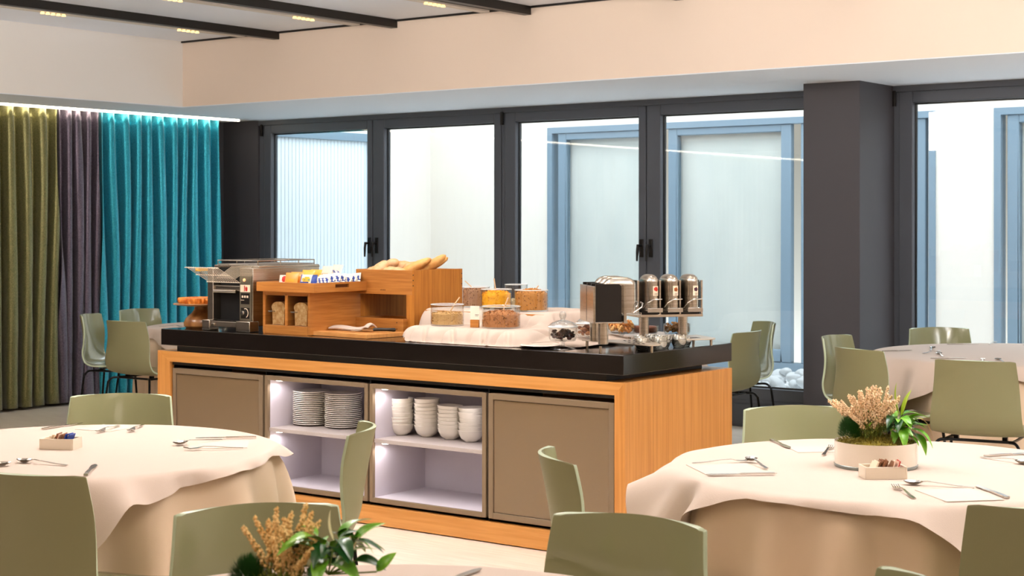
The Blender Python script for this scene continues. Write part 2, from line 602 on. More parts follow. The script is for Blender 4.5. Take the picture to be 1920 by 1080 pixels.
# pebbles in the courtyard by the pillar
pm = []
for k in range(4):
    g = MB().ball((0, 0, 0), 0.05, 12, 8, sq=(1.3, 1.0, 0.7))
    g.v = [tuple(Vector(p) * (1 + 0.22 * noise.noise(Vector(p) * 18 + Vector((k * 7, 0, 0))))) for p in g.v]
    pm.append(g.mesh('white_pebble', STONE, 180))
struct(MB().box(-7.9, -4.4, 11.2, 13.3, 0.0, 0.13).build('courtyard_bed', GRAVEL, smooth=0))
for k in range(170):
    x = -7.3 + random.random() * 2.3
    y = 11.3 + random.random() * 1.5
    o = bpy.data.objects.new('white_pebble', pm[k % 4])
    col.objects.link(o)
    sz = 0.7 + random.random() * 0.8
    o.location = (x, y, 0.135 + 0.03 * sz + (0.045 if k > 115 else 0))
    o.scale = (sz, sz, sz)
    o.rotation_euler = (random.random() * 0.6, random.random() * 0.6, random.random() * 6)
    tag(o, 'smooth white pebble heaped in the courtyard bed outside the window by the pillar', 'pebble', 'white pebbles in the courtyard bed')

# ------------------------------------------------------------------ curtains


def curtain(name, label, y0, y1, ca, cb, pitch, amp, seed, flare=0.0):
    rnd = random.Random(seed)
    L = y1 - y0
    nf = max(2, round(L / pitch))
    ph = [rnd.uniform(-0.5, 0.5) for _ in range(40)]

    def fn(u, v):
        z = 2.465 - v * 2.44
        yy = u * nf
        spread = 1 + flare * v
        wob = 0.30 * math.sin(u * 5 + 3 * v + seed) * v + 0.12 * math.sin(u * 17 + 4 * v)
        k = yy + wob
        fold = math.cos(2 * PI * k)
        sharp = math.copysign(abs(fold) ** 0.75, fold)
        a = amp * (0.62 + 0.5 * v + 0.3 * ph[int(yy) % 40] * v)
        x = -11.12 + a * sharp + 0.025 * math.sin(u * 9 + seed) * v
        ymid = (y0 + y1) / 2
        yv = ymid + (y0 + u * L - ymid) * spread + 0.018 * math.sin(4 * PI * k) * (0.3 + v)
        return (x, yv, z)
    m = curtain_mat(name, ca, cb)
    g = MB().grid(fn, nf * 22, 26)
    o = g.build('curtain', m, smooth=180)
    so = o.modifiers.new('thick', 'SOLIDIFY')
    so.thickness = 0.004
    return tag(o, label, 'curtain', 'pleated curtains along the left wall')


curtain('olive_gold_weave', 'olive-green pleated curtain left of the dark purple one', 6.2, 8.41, '68683e', '96905e', 0.150, 0.072, 1)
curtain('plum_grey_weave', 'dark purple-grey pleated curtain between the olive and teal ones', 8.42, 8.84, '514a58', '7c7080', 0.105, 0.062, 2)
curtain('teal_weave', 'bright teal pleated curtain next to the windows', 8.85, 10.2, '108aa0', '38b8cc', 0.136, 0.078, 3)

# ------------------------------------------------------------------ buffet counter
X0, X1, Y0, Y1 = -6.99, -3.92, 6.0, 6.97
ct = thing('buffet_counter', 'long oak buffet counter with taupe doors, lit open shelves and black stone worktop', 'counter', (0, 0, 0))
FR = 6.012
MB().box(X0, X1, Y0, Y1, 0.833, 0.923).build('stone_worktop', SLAB, ct, bevel=0.003)
MB().box(X0 + 0.10, X1 - 0.11, Y0 + 0.03, Y1 - 0.1, 0.800, 0.833).build('shadow_gap', BLACKGAP, ct, smooth=0)
# mitred oak surround
s = MB()
s.add([(X0 - 0.04, FR, 0.8), (X1, FR, 0.8), (X1 - 0.055, FR, 0.742), (X0 + 0.06, FR, 0.742),
       (X0 - 0.04, Y1, 0.8), (X1, Y1, 0.8), (X1 - 0.055, Y1, 0.742), (X0 + 0.06, Y1, 0.742)],
      [(0, 3, 2, 1), (4, 5, 6, 7), (0, 1, 5, 4), (2, 3, 7, 6), (1, 2, 6, 5), (3, 0, 4, 7)])
s.build('top_rail', OAKH, ct, smooth=0)
s = MB()
s.add([(X1 + 0.001, FR, 0.8), (X1 + 0.001, FR, 0.0), (X1 - 0.055, FR, 0.0), (X1 - 0.055, FR, 0.7415),
       (X1 + 0.001, Y1, 0.8), (X1 + 0.001, Y1, 0.0), (X1 - 0.055, Y1, 0.0), (X1 - 0.055, Y1, 0.7415)],
      [(0, 1, 2, 3), (7, 6, 5, 4), (0, 4, 5, 1), (3, 2, 6, 7), (0, 3, 7, 4), (1, 5, 6, 2)])
s.build('end_panel', OAKV, ct, smooth=0)
s = MB()
s.add([(X0 - 0.041, FR, 0.8), (X0 - 0.041, FR, 0.0), (X0 + 0.059, FR, 0.0), (X0 + 0.059, FR, 0.7415),
       (X0 - 0.041, Y1, 0.8), (X0 - 0.041, Y1, 0.0), (X0 + 0.059, Y1, 0.0), (X0 + 0.059, Y1, 0.7415)],
      [(0, 3, 2, 1), (7, 4, 5, 6), (0, 1, 5, 4), (3, 7, 6, 2), (0, 4, 7, 3), (1, 2, 6, 5)])
s.build('end_panel', OAKV, ct, smooth=0)
MB().box(X0 + 0.059, X1 - 0.055, FR, FR + 0.04, 0.006, 0.098).build('plinth', OAKH, ct, smooth=0)
MB().box(X0 + 0.06, X1 - 0.056, FR + 0.46, Y1 - 0.005, 0.02, 0.741).build('back_body', OAK, ct, smooth=0)
MB().box(X0 + 0.06, X1 - 0.056, FR + 0.05, FR + 0.46, 0.0, 0.098).build('recess', BLACKGAP, ct, smooth=0)
bpy.data.objects['recess'].name = 'kick_board'
MB().box(X0 + 0.06, X1 - 0.056, FR + 0.02, FR + 0.46, 0.724, 0.741).build('recess_top', BLACKGAP, ct, smooth=0)
for a, b in ((-6.93, -6.925), (-6.205, -6.20), (-5.46, -5.455), (-4.708, -4.703), (-3.98, -3.975)):
    MB().box(a, b, FR + 0.03, FR + 0.46, 0.098, 0.724).build('partition', BLACKGAP, ct, smooth=0)


def frame(g, a, b, z0, z1, w, y0, y1):
    g.box(a, a + w, y0, y1, z0, z1)
    g.box(b - w, b, y0, y1, z0, z1)
    g.box(a + w, b - w, y0, y1, z0, z0 + w)
    g.box(a + w, b - w, y0, y1, z1 - w, z1)


for a, b in ((-6.922, -6.212), (-4.697, -3.985)):
    g = MB()
    frame(g, a, b, 0.115, 0.705, 0.028, FR + 0.012, FR + 0.04)
    d = g.build('door', TAUPE, ct, bevel=0.002)
    MB().box(a + 0.030, b - 0.030, FR + 0.018, FR + 0.034, 0.145, 0.675).build('glass_panel', TAUPEG, d, bevel=0.001)
    MB().box(a + 0.0275, b - 0.0275, FR + 0.03, FR + 0.038, 0.142, 0.678).build('seal', BLACKGAP, d, smooth=0)
for a, b in ((-6.196, -5.464), (-5.452, -4.712)):
    g = MB()
    frame(g, a, b, 0.115, 0.705, 0.022, FR + 0.012, FR + 0.03)
    u = g.build('shelf_unit', TAUPE, ct, bevel=0.002)
    i = MB()
    w_ = 0.022
    i.box(a + 0.006, a + w_, FR + 0.03, FR + 0.44, 0.12, 0.70)
    i.box(b - w_, b - 0.006, FR + 0.03, FR + 0.44, 0.12, 0.70)
    i.box(a + w_, b - w_, FR + 0.03, FR + 0.44, 0.12, 0.137)
    i.box(a + w_, b - w_, FR + 0.03, FR + 0.44, 0.683, 0.70)
    i.box(a + w_, b - w_, FR + 0.42, FR + 0.44, 0.137, 0.683)
    i.build('interior', NICHE, u, smooth=0)
    MB().box(a + w_, b - w_, FR + 0.025, FR + 0.42, 0.411, 0.430).build('shelf', SHELF, u, bevel=0.001)
    for z in (0.679, 0.407):
        MB().lathe([(0.018, 0.003), (0.018, -0.002), (0.0, -0.002)], 16, T(a + 0.07, FR + 0.055, z)).build('shelf_light', LEDM, u)
        lamp('shelf_lamp', 'SPOT', (a + 0.07, FR + 0.055, z - 0.006), 0.9, (1.0, 0.95, 0.97), 0.012, (0, 0, 0), 165, blend=0.5)
        lamp('shelf_lamp', 'SPOT', (b - 0.16, FR + 0.055, z - 0.006), 0.7, (1.0, 0.95, 0.97), 0.012, (0, 0, 0), 165, blend=0.5)

# plates and bowls, one by one
pl = MB().lathe([(0.0, 0.0), (0.055, 0.0), (0.057, 0.003), (0.097, 0.0088), (0.0995, 0.0108), (0.0985, 0.0138), (0.096, 0.0140), (0.06, 0.0065), (0.0, 0.006)], 40).mesh('plate', CERAM, 50)
ORD = ['lowest', 'second from the bottom', 'third from the bottom', 'fourth from the bottom', 'fifth from the bottom', 'sixth from the bottom', 'seventh from the bottom',
       'eighth from the bottom', 'ninth from the bottom']


def ordname(k, n):
    if k == n - 1:
        return 'topmost'
    if n - 1 - k < len(ORD) and n - 1 - k < k:
        return ['topmost', 'second from the top', 'third from the top', 'fourth from the top', 'fifth from the top', 'sixth from the top', 'seventh from the top',
                'eighth from the top', 'ninth from the top'][n - 1 - k]
    return ORD[k] if k < len(ORD) else 'middle'


for (x, y, nm) in ((-6.085, 6.262, 'left'), (-5.868, 6.280, 'right')):
    for k in range(18):
        o = bpy.data.objects.new('plate', pl)
        col.objects.link(o)
        o.location = (x + random.uniform(-.0015, .0015), y + random.uniform(-.0015, .0015), 0.4305 + k * 0.0100)
        tag(o, 'white plate, %s in the %s plate stack on the shelf' % (ordname(k, 18), nm), 'plate', 'white plates stacked on the shelf')
bw = MB().lathe([(0.0, 0.002), (0.030, 0.0), (0.033, 0.004), (0.050, 0.016), (0.060, 0.036), (0.0655, 0.056), (0.0665, 0.0575), (0.0655, 0.059),
                 (0.062, 0.056), (0.056, 0.036), (0.046, 0.018), (0.03, 0.008), (0.0, 0.006)], 36).mesh('bowl', CERAM, 60)
for (x, y, n, nm) in ((-5.425, 6.235, 8, 'leftmost'), (-5.275, 6.262, 8, 'second'), (-5.118, 6.255, 7, 'third'), (-4.975, 6.245, 7, 'rightmost')):
    for k in range(n):
        o = bpy.data.objects.new('bowl', bw)
        col.objects.link(o)
        o.location = (x + random.uniform(-.002, .002), y + random.uniform(-.002, .002), 0.4305 + k * (0.0185 if nm != 'second' else 0.0192))
        o.rotation_euler = (random.uniform(-.03, .03) * (k > 1), random.uniform(-.03, .03) * (k > 1), 0)
        st = nm + ' bowl stack' if nm != 'second' and nm != 'third' else nm + ' bowl stack from the left'
        tag(o, 'white bowl, %s in the %s' % (ordname(k, n), st), 'bowl', 'white bowls stacked on the shelf')

# ------------------------------------------------------------------ chairs


def make_chair():
    t = thing('dining_chair', 'chair', 'chair', group='sage-green shell chairs at the tables')
    prof = [(-.245, .436, .185), (-.235, .452, .205), (-.19, .461, .222), (-.08, .455, .230), (.05, .446, .232), (.14, .449, .230), (.200, .476, .228),
            (.232, .54, .223), (.246, .62, .216), (.262, .71, .208), (.280, .80, .199), (.286, .826, .196), (.288, .833, .190)]
    P = catmull(prof, 46)

    def fn(u, v):
        k = min(int(round(v * 46)), 46)
        y, z, hw = P[k]
        a = u * 2 - 1
        b = max(0.0, min(1.0, (z - 0.46) / 0.30)) if y > 0.1 else 0.0
        b = b * b * (3 - 2 * b)
        back = 1.0 if y > 0.21 else max(0.0, (y - 0.1) / 0.11)
        yy = y - (0.015 * back + 0.052 * b) * a * a
        zz = z + 0.014 * (1 - b) * abs(a) ** 3
        if k > 43 and abs(a) > 0.93:
            zz -= 0.003
        return (a * hw, yy, zz)
    sh = MB().grid(fn, 21, 47)
    me = sh.mesh('shell', [SHELLI, SHELLO, RIM], 180)
    o = bpy.data.objects.new('shell', me)
    col.objects.link(o)
    o.parent = t
    so = o.modifiers.new('thick', 'SOLIDIFY')
    so.thickness = 0.011
    so.offset = -1
    so.material_offset = 1
    so.material_offset_rim = 2
    bv = o.modifiers.new('edge', 'BEVEL')
    bv.width = 0.003
    bv.segments = 2
    bv.limit_method = 'ANGLE'
    bv.angle_limit = R_(60)
    f = MB()
    for sx in (-1, 1):
        f.tube([(sx * .165, -.165, .427), (sx * .165, .0, .424), (sx * .165, .15, .427)], .0075, 8)
    f.tube([(-.165, -.15, .425), (.165, -.15, .425)], .0075, 8)
    f.tube([(-.165, .13, .425), (.165, .13, .425)], .0075, 8)
    for sx in (-1, 1):
        for sy in (-.1, .09):
            f.box(sx * .12 - .012, sx * .12 + .012, sy - .012, sy + .012, .425, .444)
    f.build('seat_frame', BLKM, t)
    for sx in (-1, 1):
        for sy in (-1, 1):
            pts = catmull([(sx * .150, sy * .15 - .005, .426), (sx * .185, sy * .172, .424), (sx * .205, sy * .19, .40), (sx * .212, sy * .197, .36), (sx * .245, sy * .235, .0)], 14)
            pts[-1] = (pts[-1][0], pts[-1][1], 0.002)
            l = MB().tube(pts, .0078, 8)
            l.build('leg', BLKM, t)
    return t


chair0 = make_chair()
used = [False]


def chair(bx, by, tx, ty, label):
    """backrest top at (bx,by), facing (tx,ty)"""
    ang = math.atan2(ty - by, tx - bx) + PI / 2
    d = Vector((tx - bx, ty - by)).normalized()
    x, y = bx + d.x * 0.27, by + d.y * 0.27
    if not used[0]:
        used[0] = True
        chair0.location = (x, y, 0)
        chair0.rotation_euler = (0, 0, ang)
        chair0['label'] = label
        return chair0
    return dup(chair0, (x, y, 0), ang, label)


TL, TR, TN, TB, TH, TF = (-4.459, 3.449), (-2.10, 4.72), (-1.95, 2.15), (-3.306, 9.346), (-6.20, 9.10), (-8.93, 8.41)
chair(-5.076, 4.165, *TL, 'sage-green chair facing the viewer behind the left round table, in front of the buffet end')
chair(-3.677, 2.648, -3.97, 3.74, 'sage-green chair cut by the left edge of the photo, back turned to the viewer')
chair(-3.600, 3.985, -4.398, 3.382, 'sage-green chair seen from its side in front of the stacked plates')
chair(-2.815, 2.70, -1.98, 2.17, 'sage-green chair behind the nearest heather planter, facing the viewer')
chair(-2.0, 3.125, -1.91, 2.13, 'large sage-green chair front centre, between the left and right tables, facing the viewer')
chair(-2.765, 3.815, -2.055, 4.52, 'sage-green chair seen from its side left of the right table')
chair(-1.270, 3.80, -1.85, 4.82, 'sage-green chair at the bottom right corner, back turned to the viewer')
chair(-2.772, 5.368, *TR, 'sage-green chair facing the viewer behind the heather table, beside the oak end panel')
chair(-1.175, 2.857, -1.93, 2.23, 'sage-green chair whose top edge just shows at the bottom edge, left of the corner chair')
chair(-2.980, 7.689, -3.22, 9.2, 'sage-green chair with its back to us in front of the far right table')
chair(-3.80, 8.06, -3.40, 8.98, 'sage-green chair with its glossy back to us, left of the far right table')
chair(-4.36, 8.94, -3.36, 8.94, 'sage-green chair standing against the dark pillar at the far right table')
chair(-4.138, 10.058, -3.45, 9.2, 'sage-green chair facing us behind the far right table at the window')
chair(-4.90, 9.0, -5.9, 8.95, 'sage-green chair right of the buffet, the nearer of two by the window pane')
chair(-5.29, 9.95, -5.95, 9.2, 'sage-green chair right of the buffet, the farther of two by the window pane')
chair(-9.84, 7.71, -9.00, 8.22, 'sage-green chair in profile beside the purple curtain')
chair(-8.935, 7.305, -8.99, 8.38, 'sage-green chair with its back to us in front of the teal curtain')
chair(-10.14, 8.44, -8.95, 8.40, 'sage-green chair close against the teal curtain, behind the far left table')

# ------------------------------------------------------------------ tables


def rtable(cx, cy, rad, a, rot, lobes, names, seed, base_al=30, short=()):
    rnd = random.Random(seed)
    t = thing('round_table', names[0], 'table', (cx, cy, 0), group='round dining tables under white cloths')
    MB().lathe([(0, .715), (rad - .004, .715), (rad, .72), (rad, .738), (rad - .004, .742), (0, .742)], 64).build('tabletop', OAKH, t)
    MB().lathe([(0.26, 0.001), (0.26, 0.012), (0.05, 0.03), (0.04, 0.06), (0.04, .715)], 32).build('pedestal', BLKM, t)
    ph = [rnd.uniform(0, 6.28) for _ in range(6)]
    nf = 17

    def fu(u, v):
        th = u * 2 * PI
        if v < 0.3:
            r = rad * (v / 0.3)
            return (r * math.cos(th), r * math.sin(th), .7445)
        d = (v - 0.3) / 0.7
        w = math.cos(nf * th + 1.4 * math.sin(2 * th + ph[0]) + ph[1]) * 0.6 + 0.4 * math.cos(9 * th + ph[2])
        ridge = 0.5 + 0.5 * w
        r = rad + .004 + 0.008 * min(1, d * 12) + (1 - math.exp(-d / .2)) * (0.004 + 0.115 * ridge ** 1.6)
        z = .7445 - max(0, d * .735)
        return (r * math.cos(th), r * math.sin(th), z)
    c = MB().grid(fu, 300, 28, closeu=True).build('tablecloth', CLOTHU, loc=(cx, cy, 0), smooth=180)
    tag(c, names[1], 'tablecloth', 'floor-length under-cloths')
    ntop, nd = 10, 22

    def rho(th):
        q = th - rot
        cc, ss = abs(math.cos(q)), abs(math.sin(q))
        p = 14
        return a / ((cc ** p + ss ** p) ** (1 / p))

    def fo(u, v):
        th = u * 2 * PI
        k = v * (ntop + nd)
        if k <= ntop:
            r = (rad + .006) * min(1, (k / ntop) ** 0.8)
            z = .7485
            if k == ntop:
                z = .747
            return (r * math.cos(th), r * math.sin(th), z)
        L = max(0.0, rho(th) - rad - .03) + 0.045 + 0.012 * math.sin(3 * th + ph[5])
        for (dg, wd, am) in short:
            df = (math.degrees(th) - dg + 180) % 360 - 180
            L *= 1 - am * math.exp(-(df / wd) ** 2)
        tt = (k - ntop) / nd * L
        al = base_al
        for (dg, wd, am) in lobes:
            df = (math.degrees(th) - dg + 180) % 360 - 180
            al += am * math.exp(-(abs(df) / wd) ** 1.6)
        al += 7 * math.sin(13 * th + ph[3]) + 4 * math.sin(29 * th + ph[0])
        al = R_(max(12, min(76, al)))
        s1 = 0.02
        out = tt * math.sin(al) + 0.008 * (1 - math.exp(-tt / 0.012))
        drop = tt * math.cos(al) * (1 - math.exp(-tt / 0.03)) if tt < 0.15 else tt * math.cos(al)
        drop += 0.0
        sag = 0.25 * tt * tt
        r = rad + .006 + 0.016 * (1 - math.exp(-tt / 0.02)) + out
        r += 0.016 * math.sin(17 * th + ph[4] + 1.5 * math.sin(3 * th)) * min(1, tt / 0.16)
        return (r * math.cos(th), r * math.sin(th), .747 - drop - sag * math.sin(al))
    o = MB().grid(fo, 360, ntop + nd + 1, closeu=True).build('table_overlay', CLOTH, loc=(cx, cy, 0), smooth=180)
    tag(o, names[2], 'tablecloth', 'square white top cloths')
    return t


def W(*degs):
    return degs


rtable(*TR, 0.65, 0.655, R_(-84), [(-141, 9, 36), (-121, 5, -20), (-106, 8, 26), (-60, 9, 30), (-40, 5, -18), (-20, 10, 24), (5, 14, 30), (50, 14, 34), (96, 12, 24), (140, 12, 36), (180, 12, 24)],
       ['round table under white cloths holding the heather planter, at the right', 'floor-length under-cloth of the right-hand table with the whole heather planter',
        'square white top cloth on the right-hand table, under the whole heather planter'], 11)
rtable(*TL, 0.65, 0.635, R_(10), [(-26, 9, 30), (-8, 5, -22), (6, 8, 26), (28, 6, -15), (50, 9, 26), (72, 8, -10), (110, 14, 24), (158, 18, 34), (-60, 12, 20), (-95, 13, 26), (-120, 16, 30), (-170, 12, 20)],
       ['round table under white cloths at the left edge of the photo', 'floor-length under-cloth of the table at the left edge',
        'square white top cloth on the table at the left edge'], 12, short=[(52, 24, .6)])
rtable(*TN, 0.68, 0.70, R_(20), [(65, 16, 34), (110, 13, 26), (155, 17, 36), (20, 14, 22), (-25, 17, 34), (-115, 17, 34)],
       ['nearest round table under white cloths, mostly below the bottom edge', 'floor-length under-cloth of the nearest table at the bottom edge',
        'square white top cloth of the nearest table at the bottom edge'], 13)
rtable(*TB, 0.85, 0.93, R_(10), [(-35, 17, 20), (-80, 12, 16), (-125, 17, 20), (-165, 12, 14), (145, 14, 20)],
       ['far round table under white cloths at the right window', 'floor-length under-cloth of the far table by the right window',
        'square white top cloth of the far table by the right window'], 14, 16)
rtable(*TH, 0.65, 0.72, R_(40), [(-35, 17, 20), (-80, 12, 16), (-125, 17, 20), (10, 16, 24)],
       ['round white-clothed table half hidden behind the buffet, beyond the drinks dispensers', 'floor-length under-cloth of the table hidden behind the buffet',
        'square white top cloth peeking out behind the glass bowls on the buffet'], 15, 18)
rtable(*TF, 0.65, 0.72, R_(70), [(-35, 17, 20), (-80, 12, 16), (-125, 17, 20), (10, 16, 24)],
       ['far round white-clothed table by the teal curtain', 'floor-length under-cloth of the far table by the teal curtain',
        'square white top cloth of the far table by the teal curtain'], 16, 18)

# ------------------------------------------------------------------ cutlery, napkins


def spoon_mesh():
    g = MB()

    def fn(u, v):
        a = u * 2 * PI
        r = v
        x = 0.028 * r * math.cos(a) + 0.075
        y = 0.019 * r * math.sin(a) * (1 - 0.18 * math.cos(a))
        z = 0.003 + 0.009 * r * r
        return (x, y, z)
    g.grid(fn, 20, 6, closeu=True)
    g.grid(lambda u, v: (lambda p: (p[0], p[1], p[2] - 0.0016))(fn(u, v)), 20, 6, closeu=True)
    pts = [(0.05, 0, .011), (0.035, 0, .013), (0.0, 0, .010), (-0.05, 0, .005), (-.095, 0, .003)]
    hw = [.0035, .0028, .003, .0048, .006]
    v, f = [], []
    for (p, w_) in zip(pts, hw):
        v += [(p[0], -w_, p[2] - .001), (p[0], w_, p[2] - .001), (p[0], w_, p[2] + .001), (p[0], -w_, p[2] + .001)]
    for i in range(4):
        for k in range(4):
            f.append((i * 4 + k, i * 4 + (k + 1) % 4, i * 4 + 4 + (k + 1) % 4, i * 4 + 4 + k))
    f += [(3, 2, 1, 0), (16, 17, 18, 19)]
    g.add(v, f)
    return g.mesh('spoon', STEEL, 60)


def strip(g, pts, hw, th=.001):
    v, f = [], []
    m = len(pts)
    for (p, w_) in zip(pts, hw):
        y0 = p[3] if len(p) > 3 else 0
        v += [(p[0], y0 - w_, p[2] - th), (p[0], y0 + w_, p[2] - th), (p[0], y0 + w_, p[2] + th), (p[0], y0 - w_, p[2] + th)]
    for i in range(m - 1):
        for k in range(4):
            f.append((i * 4 + k, i * 4 + (k + 1) % 4, i * 4 + 4 + (k + 1) % 4, i * 4 + 4 + k))
    f += [(3, 2, 1, 0), tuple((m - 1) * 4 + k for k in range(4))]
    g.add(v, f)


def fork_mesh():
    g = MB()
    strip(g, [(0.055, 0, .006), (0.035, 0, .011), (0.0, 0, .010), (-0.05, 0, .005), (-.095, 0, .003)], [.011, .003, .003, .0048, .006])
    for k in range(4):
        y = (k - 1.5) * .0062
        strip(g, [(0.053, 0, .006, y), (0.08, 0, .004, y), (0.102, 0, .010, y)], [.0022, .0018, .001])
    return g.mesh('fork', STEEL, 60)


def knife_mesh():
    g = MB()
    strip(g, [(-.105, 0, .004), (-.06, 0, .0045), (-.0, 0, .004)], [.0065, .0065, .0048], .0025)
    strip(g, [(0.0, 0, .004), (.03, 0, .004), (.085, 0, .004), (.105, 0, .004)], [.005, .009, .0095, .003], .0008)
    return g.mesh('knife', STEEL, 60)


CUT = {'spoon': spoon_mesh(), 'fork': fork_mesh(), 'knife': knife_mesh()}


def cut(kind, x, y, deg, label, z=.7488, s=1.0):
    o = bpy.data.objects.new(kind, CUT[kind])
    col.objects.link(o)
    o.location = (x, y, z)
    o.scale = (s, s, s)
    o.rotation_euler = (0, 0, R_(deg))
    tag(o, label, kind, 'steel cutlery on the white tables')


def napkin(x, y, deg, w_, h_, label, z=.7486):
    g = MB()
    g.box(-w_ / 2, w_ / 2, -h_ / 2, h_ / 2, 0, .0007)
    g.box(-w_ / 2 + .001, w_ / 2 - .001, -h_ / 2 + .001, h_ / 2 - .001, .0009, .0016)
    o = g.build('paper_napkin', NAPK, loc=(x, y, z), rot=(0, 0, R_(deg)), smooth=0)
    tag(o, label, 'napkin', 'folded paper napkins')


napkin(-2.462, 4.372, -42, .22, .22, 'folded white napkin left of the heather planter on the right table')
napkin(-1.72, 4.335, -42, .20, .17, 'folded white napkin in front of the sachet box on the right table')
napkin(-4.80, 3.86, 12, .16, .16, 'folded white napkin at the far side of the left table')
napkin(-4.13, 3.80, 44, .20, .18, 'folded white napkin at the right side of the left table')
napkin(-2.45, 4.93, 44, .17, .14, 'folded white napkin behind the heather planter, left side, on the right table')
NZ = .7506
cut('knife', -2.375, 4.275, -137, 'knife lying along the near edge of the napkin, left on the right table', NZ)
cut('spoon', -2.425, 4.475, 135, 'upside spoon lying diagonally across the napkin, left on the right table', NZ + .003)
cut('fork', -2.545, 4.455, 52, 'fork lying behind the diagonal spoon, left on the right table', NZ)
cut('knife', -2.60, 4.96, -45, 'knife pointing away beside the chair behind the right table')
cut('fork', -2.39, 4.89, 108, 'fork half hidden left of the heather planter', NZ)
cut('fork', -1.851, 4.268, 129, 'fork in front of the sachet box on the right table')
cut('spoon', -1.82, 4.445, -163, 'spoon right of the sachet box on the right table')
cut('knife', -1.662, 4.431, 134, 'knife reflecting blue at the near right side of the right table')
cut('knife', -1.88, 5.19, 57, 'knife at the right edge of the photo on the heather table')
cut('spoon', -1.85, 5.04, -21, 'spoon at the right edge of the photo on the heather table')
cut('knife', -4.222, 3.918, -135, 'knife on the right side of the left table, the far one of its setting', NZ)
cut('spoon', -4.215, 3.785, -98, 'spoon with its bowl to the left on the right side of the left table', NZ)
cut('fork', -4.048, 3.705, -134, 'fork on the right side of the left table, nearest of its setting', NZ)
cut('spoon', -4.235, 3.158, -167, 'spoon at the near side of the left table')
cut('knife', -4.01, 3.165, 134, 'knife poking up behind the chair at the left edge')
cut('fork', -4.748, 3.829, -62, 'fork on the far napkin of the left table', NZ)
cut('fork', -4.685, 3.905, -54, 'small fork right of the far napkin of the left table', NZ)
cut('knife', -4.965, 3.79, 100, 'knife behind the sachet box of the left table')
cut('spoon', -4.34, 2.99, 60, 'spoon cut by the left edge of the photo on the left table')
cut('knife', -2.163, 2.66, 97, 'knife on the nearest table at the bottom edge')
cut('knife', -2.53, 2.43, 155, 'knife left of the nearest heather planter at the bottom edge')
for k, (kind, x, y, d) in enumerate([('spoon', -3.86, 9.30, 108), ('fork', -3.76, 9.05, 83), ('spoon', -3.64, 8.90, 120), ('knife', -3.52, 8.72, 47), ('fork', -3.30, 8.66, 110),
                                     ('spoon', -3.22, 8.72, 122), ('fork', -3.74, 9.98, 100), ('knife', -3.86, 9.80, 46), ('knife', -3.97, 9.05, 60), ('spoon', -3.45, 10.0, 20)]):
    cut(kind, x, y, d, ['spoon at the far left rim of the far right table', 'fork nearest the left rim of the far right table', 'spoon crossing the fork on the far right table',
                        'knife parallel to the near rim of the far right table', 'fork right above the back of the near chair at the far right table',
                        'spoon right above the back of the near chair at the far right table', 'fork in front of the window chair at the far right table',
                        'knife in front of the window chair at the far right table', 'knife at the left rim of the far right table',
                        'spoon at the window side of the far right table'][k])
cut('fork', -9.2, 8.0, 30, 'fork on the far left table by the teal curtain')
cut('spoon', -9.1, 8.15, 60, 'spoon on the far left table by the teal curtain')
napkin(-9.15, 8.2, 20, .2, .2, 'folded napkin on the far left table by the teal curtain')

# ------------------------------------------------------------------ things on the buffet
TZ = 0.9235
# cake stand with tart
cs = thing('cake_stand', 'turned wooden cake stand left of the toaster', 'cake stand', (-6.868, 6.19, TZ))
MB().lathe([(0.085, 0), (0.098, 0.012), (0.100, 0.03), (0.088, 0.055), (0.055, 0.085), (0.040, 0.105), (0.040, 0.118), (0.055, 0.128)], 40).build('pedestal', WOODT, cs)
MB().lathe([(0.0, 0.122), (0.10, 0.124), (0.155, 0.130), (0.160, 0.135), (0.155, 0.139), (0.0, 0.137)], 48).build('plate', WOODT, cs)
g = MB()


def crim(u, v):
    a = u * 2 * PI
    pr = [(0.125, 0), (0.13, 0.024), (0.127, 0.032), (0.118, 0.026), (0.06, 0.027), (0.0005, 0.028)]
    k = v * 5
    i = min(int(k), 4)
    q = k - i
    r = pr[i][0] * (1 - q) + pr[i + 1][0] * q
    z = pr[i][1] * (1 - q) + pr[i + 1][1] * q
    w_ = 0.004 * math.sin(36 * a) * (1 if 0 < k < 3.2 else 0)
    return ((r + w_) * math.cos(a), (r + w_) * math.sin(a), z)


g.grid(crim, 144, 21, closeu=True)
tag(g.build('fruit_tart', mat('baked_tart', 'f0983c', 0.4, vary='c8641c', vscale=(30, 30, 30), bump=0.3, bscale=60), loc=(-6.868, 6.19, TZ + .1375), smooth=60),
    'round golden orange tart with crimped edge on the wooden cake stand', 'tart')
tg = thing('serving_tongs', 'steel serving tongs lying behind the cake stand', 'tongs', (-6.905, 6.36, TZ), R_(160))
for sgn in (-1, 1):
    MB().tube([(0.06, 0, 0.008), (0.0, sgn * 0.012, 0.010), (-0.06, sgn * 0.016, 0.014), (-0.085, sgn * 0.008, 0.012)], [.006, .006, .007, .004], 6).build('arm', STEEL, tg)

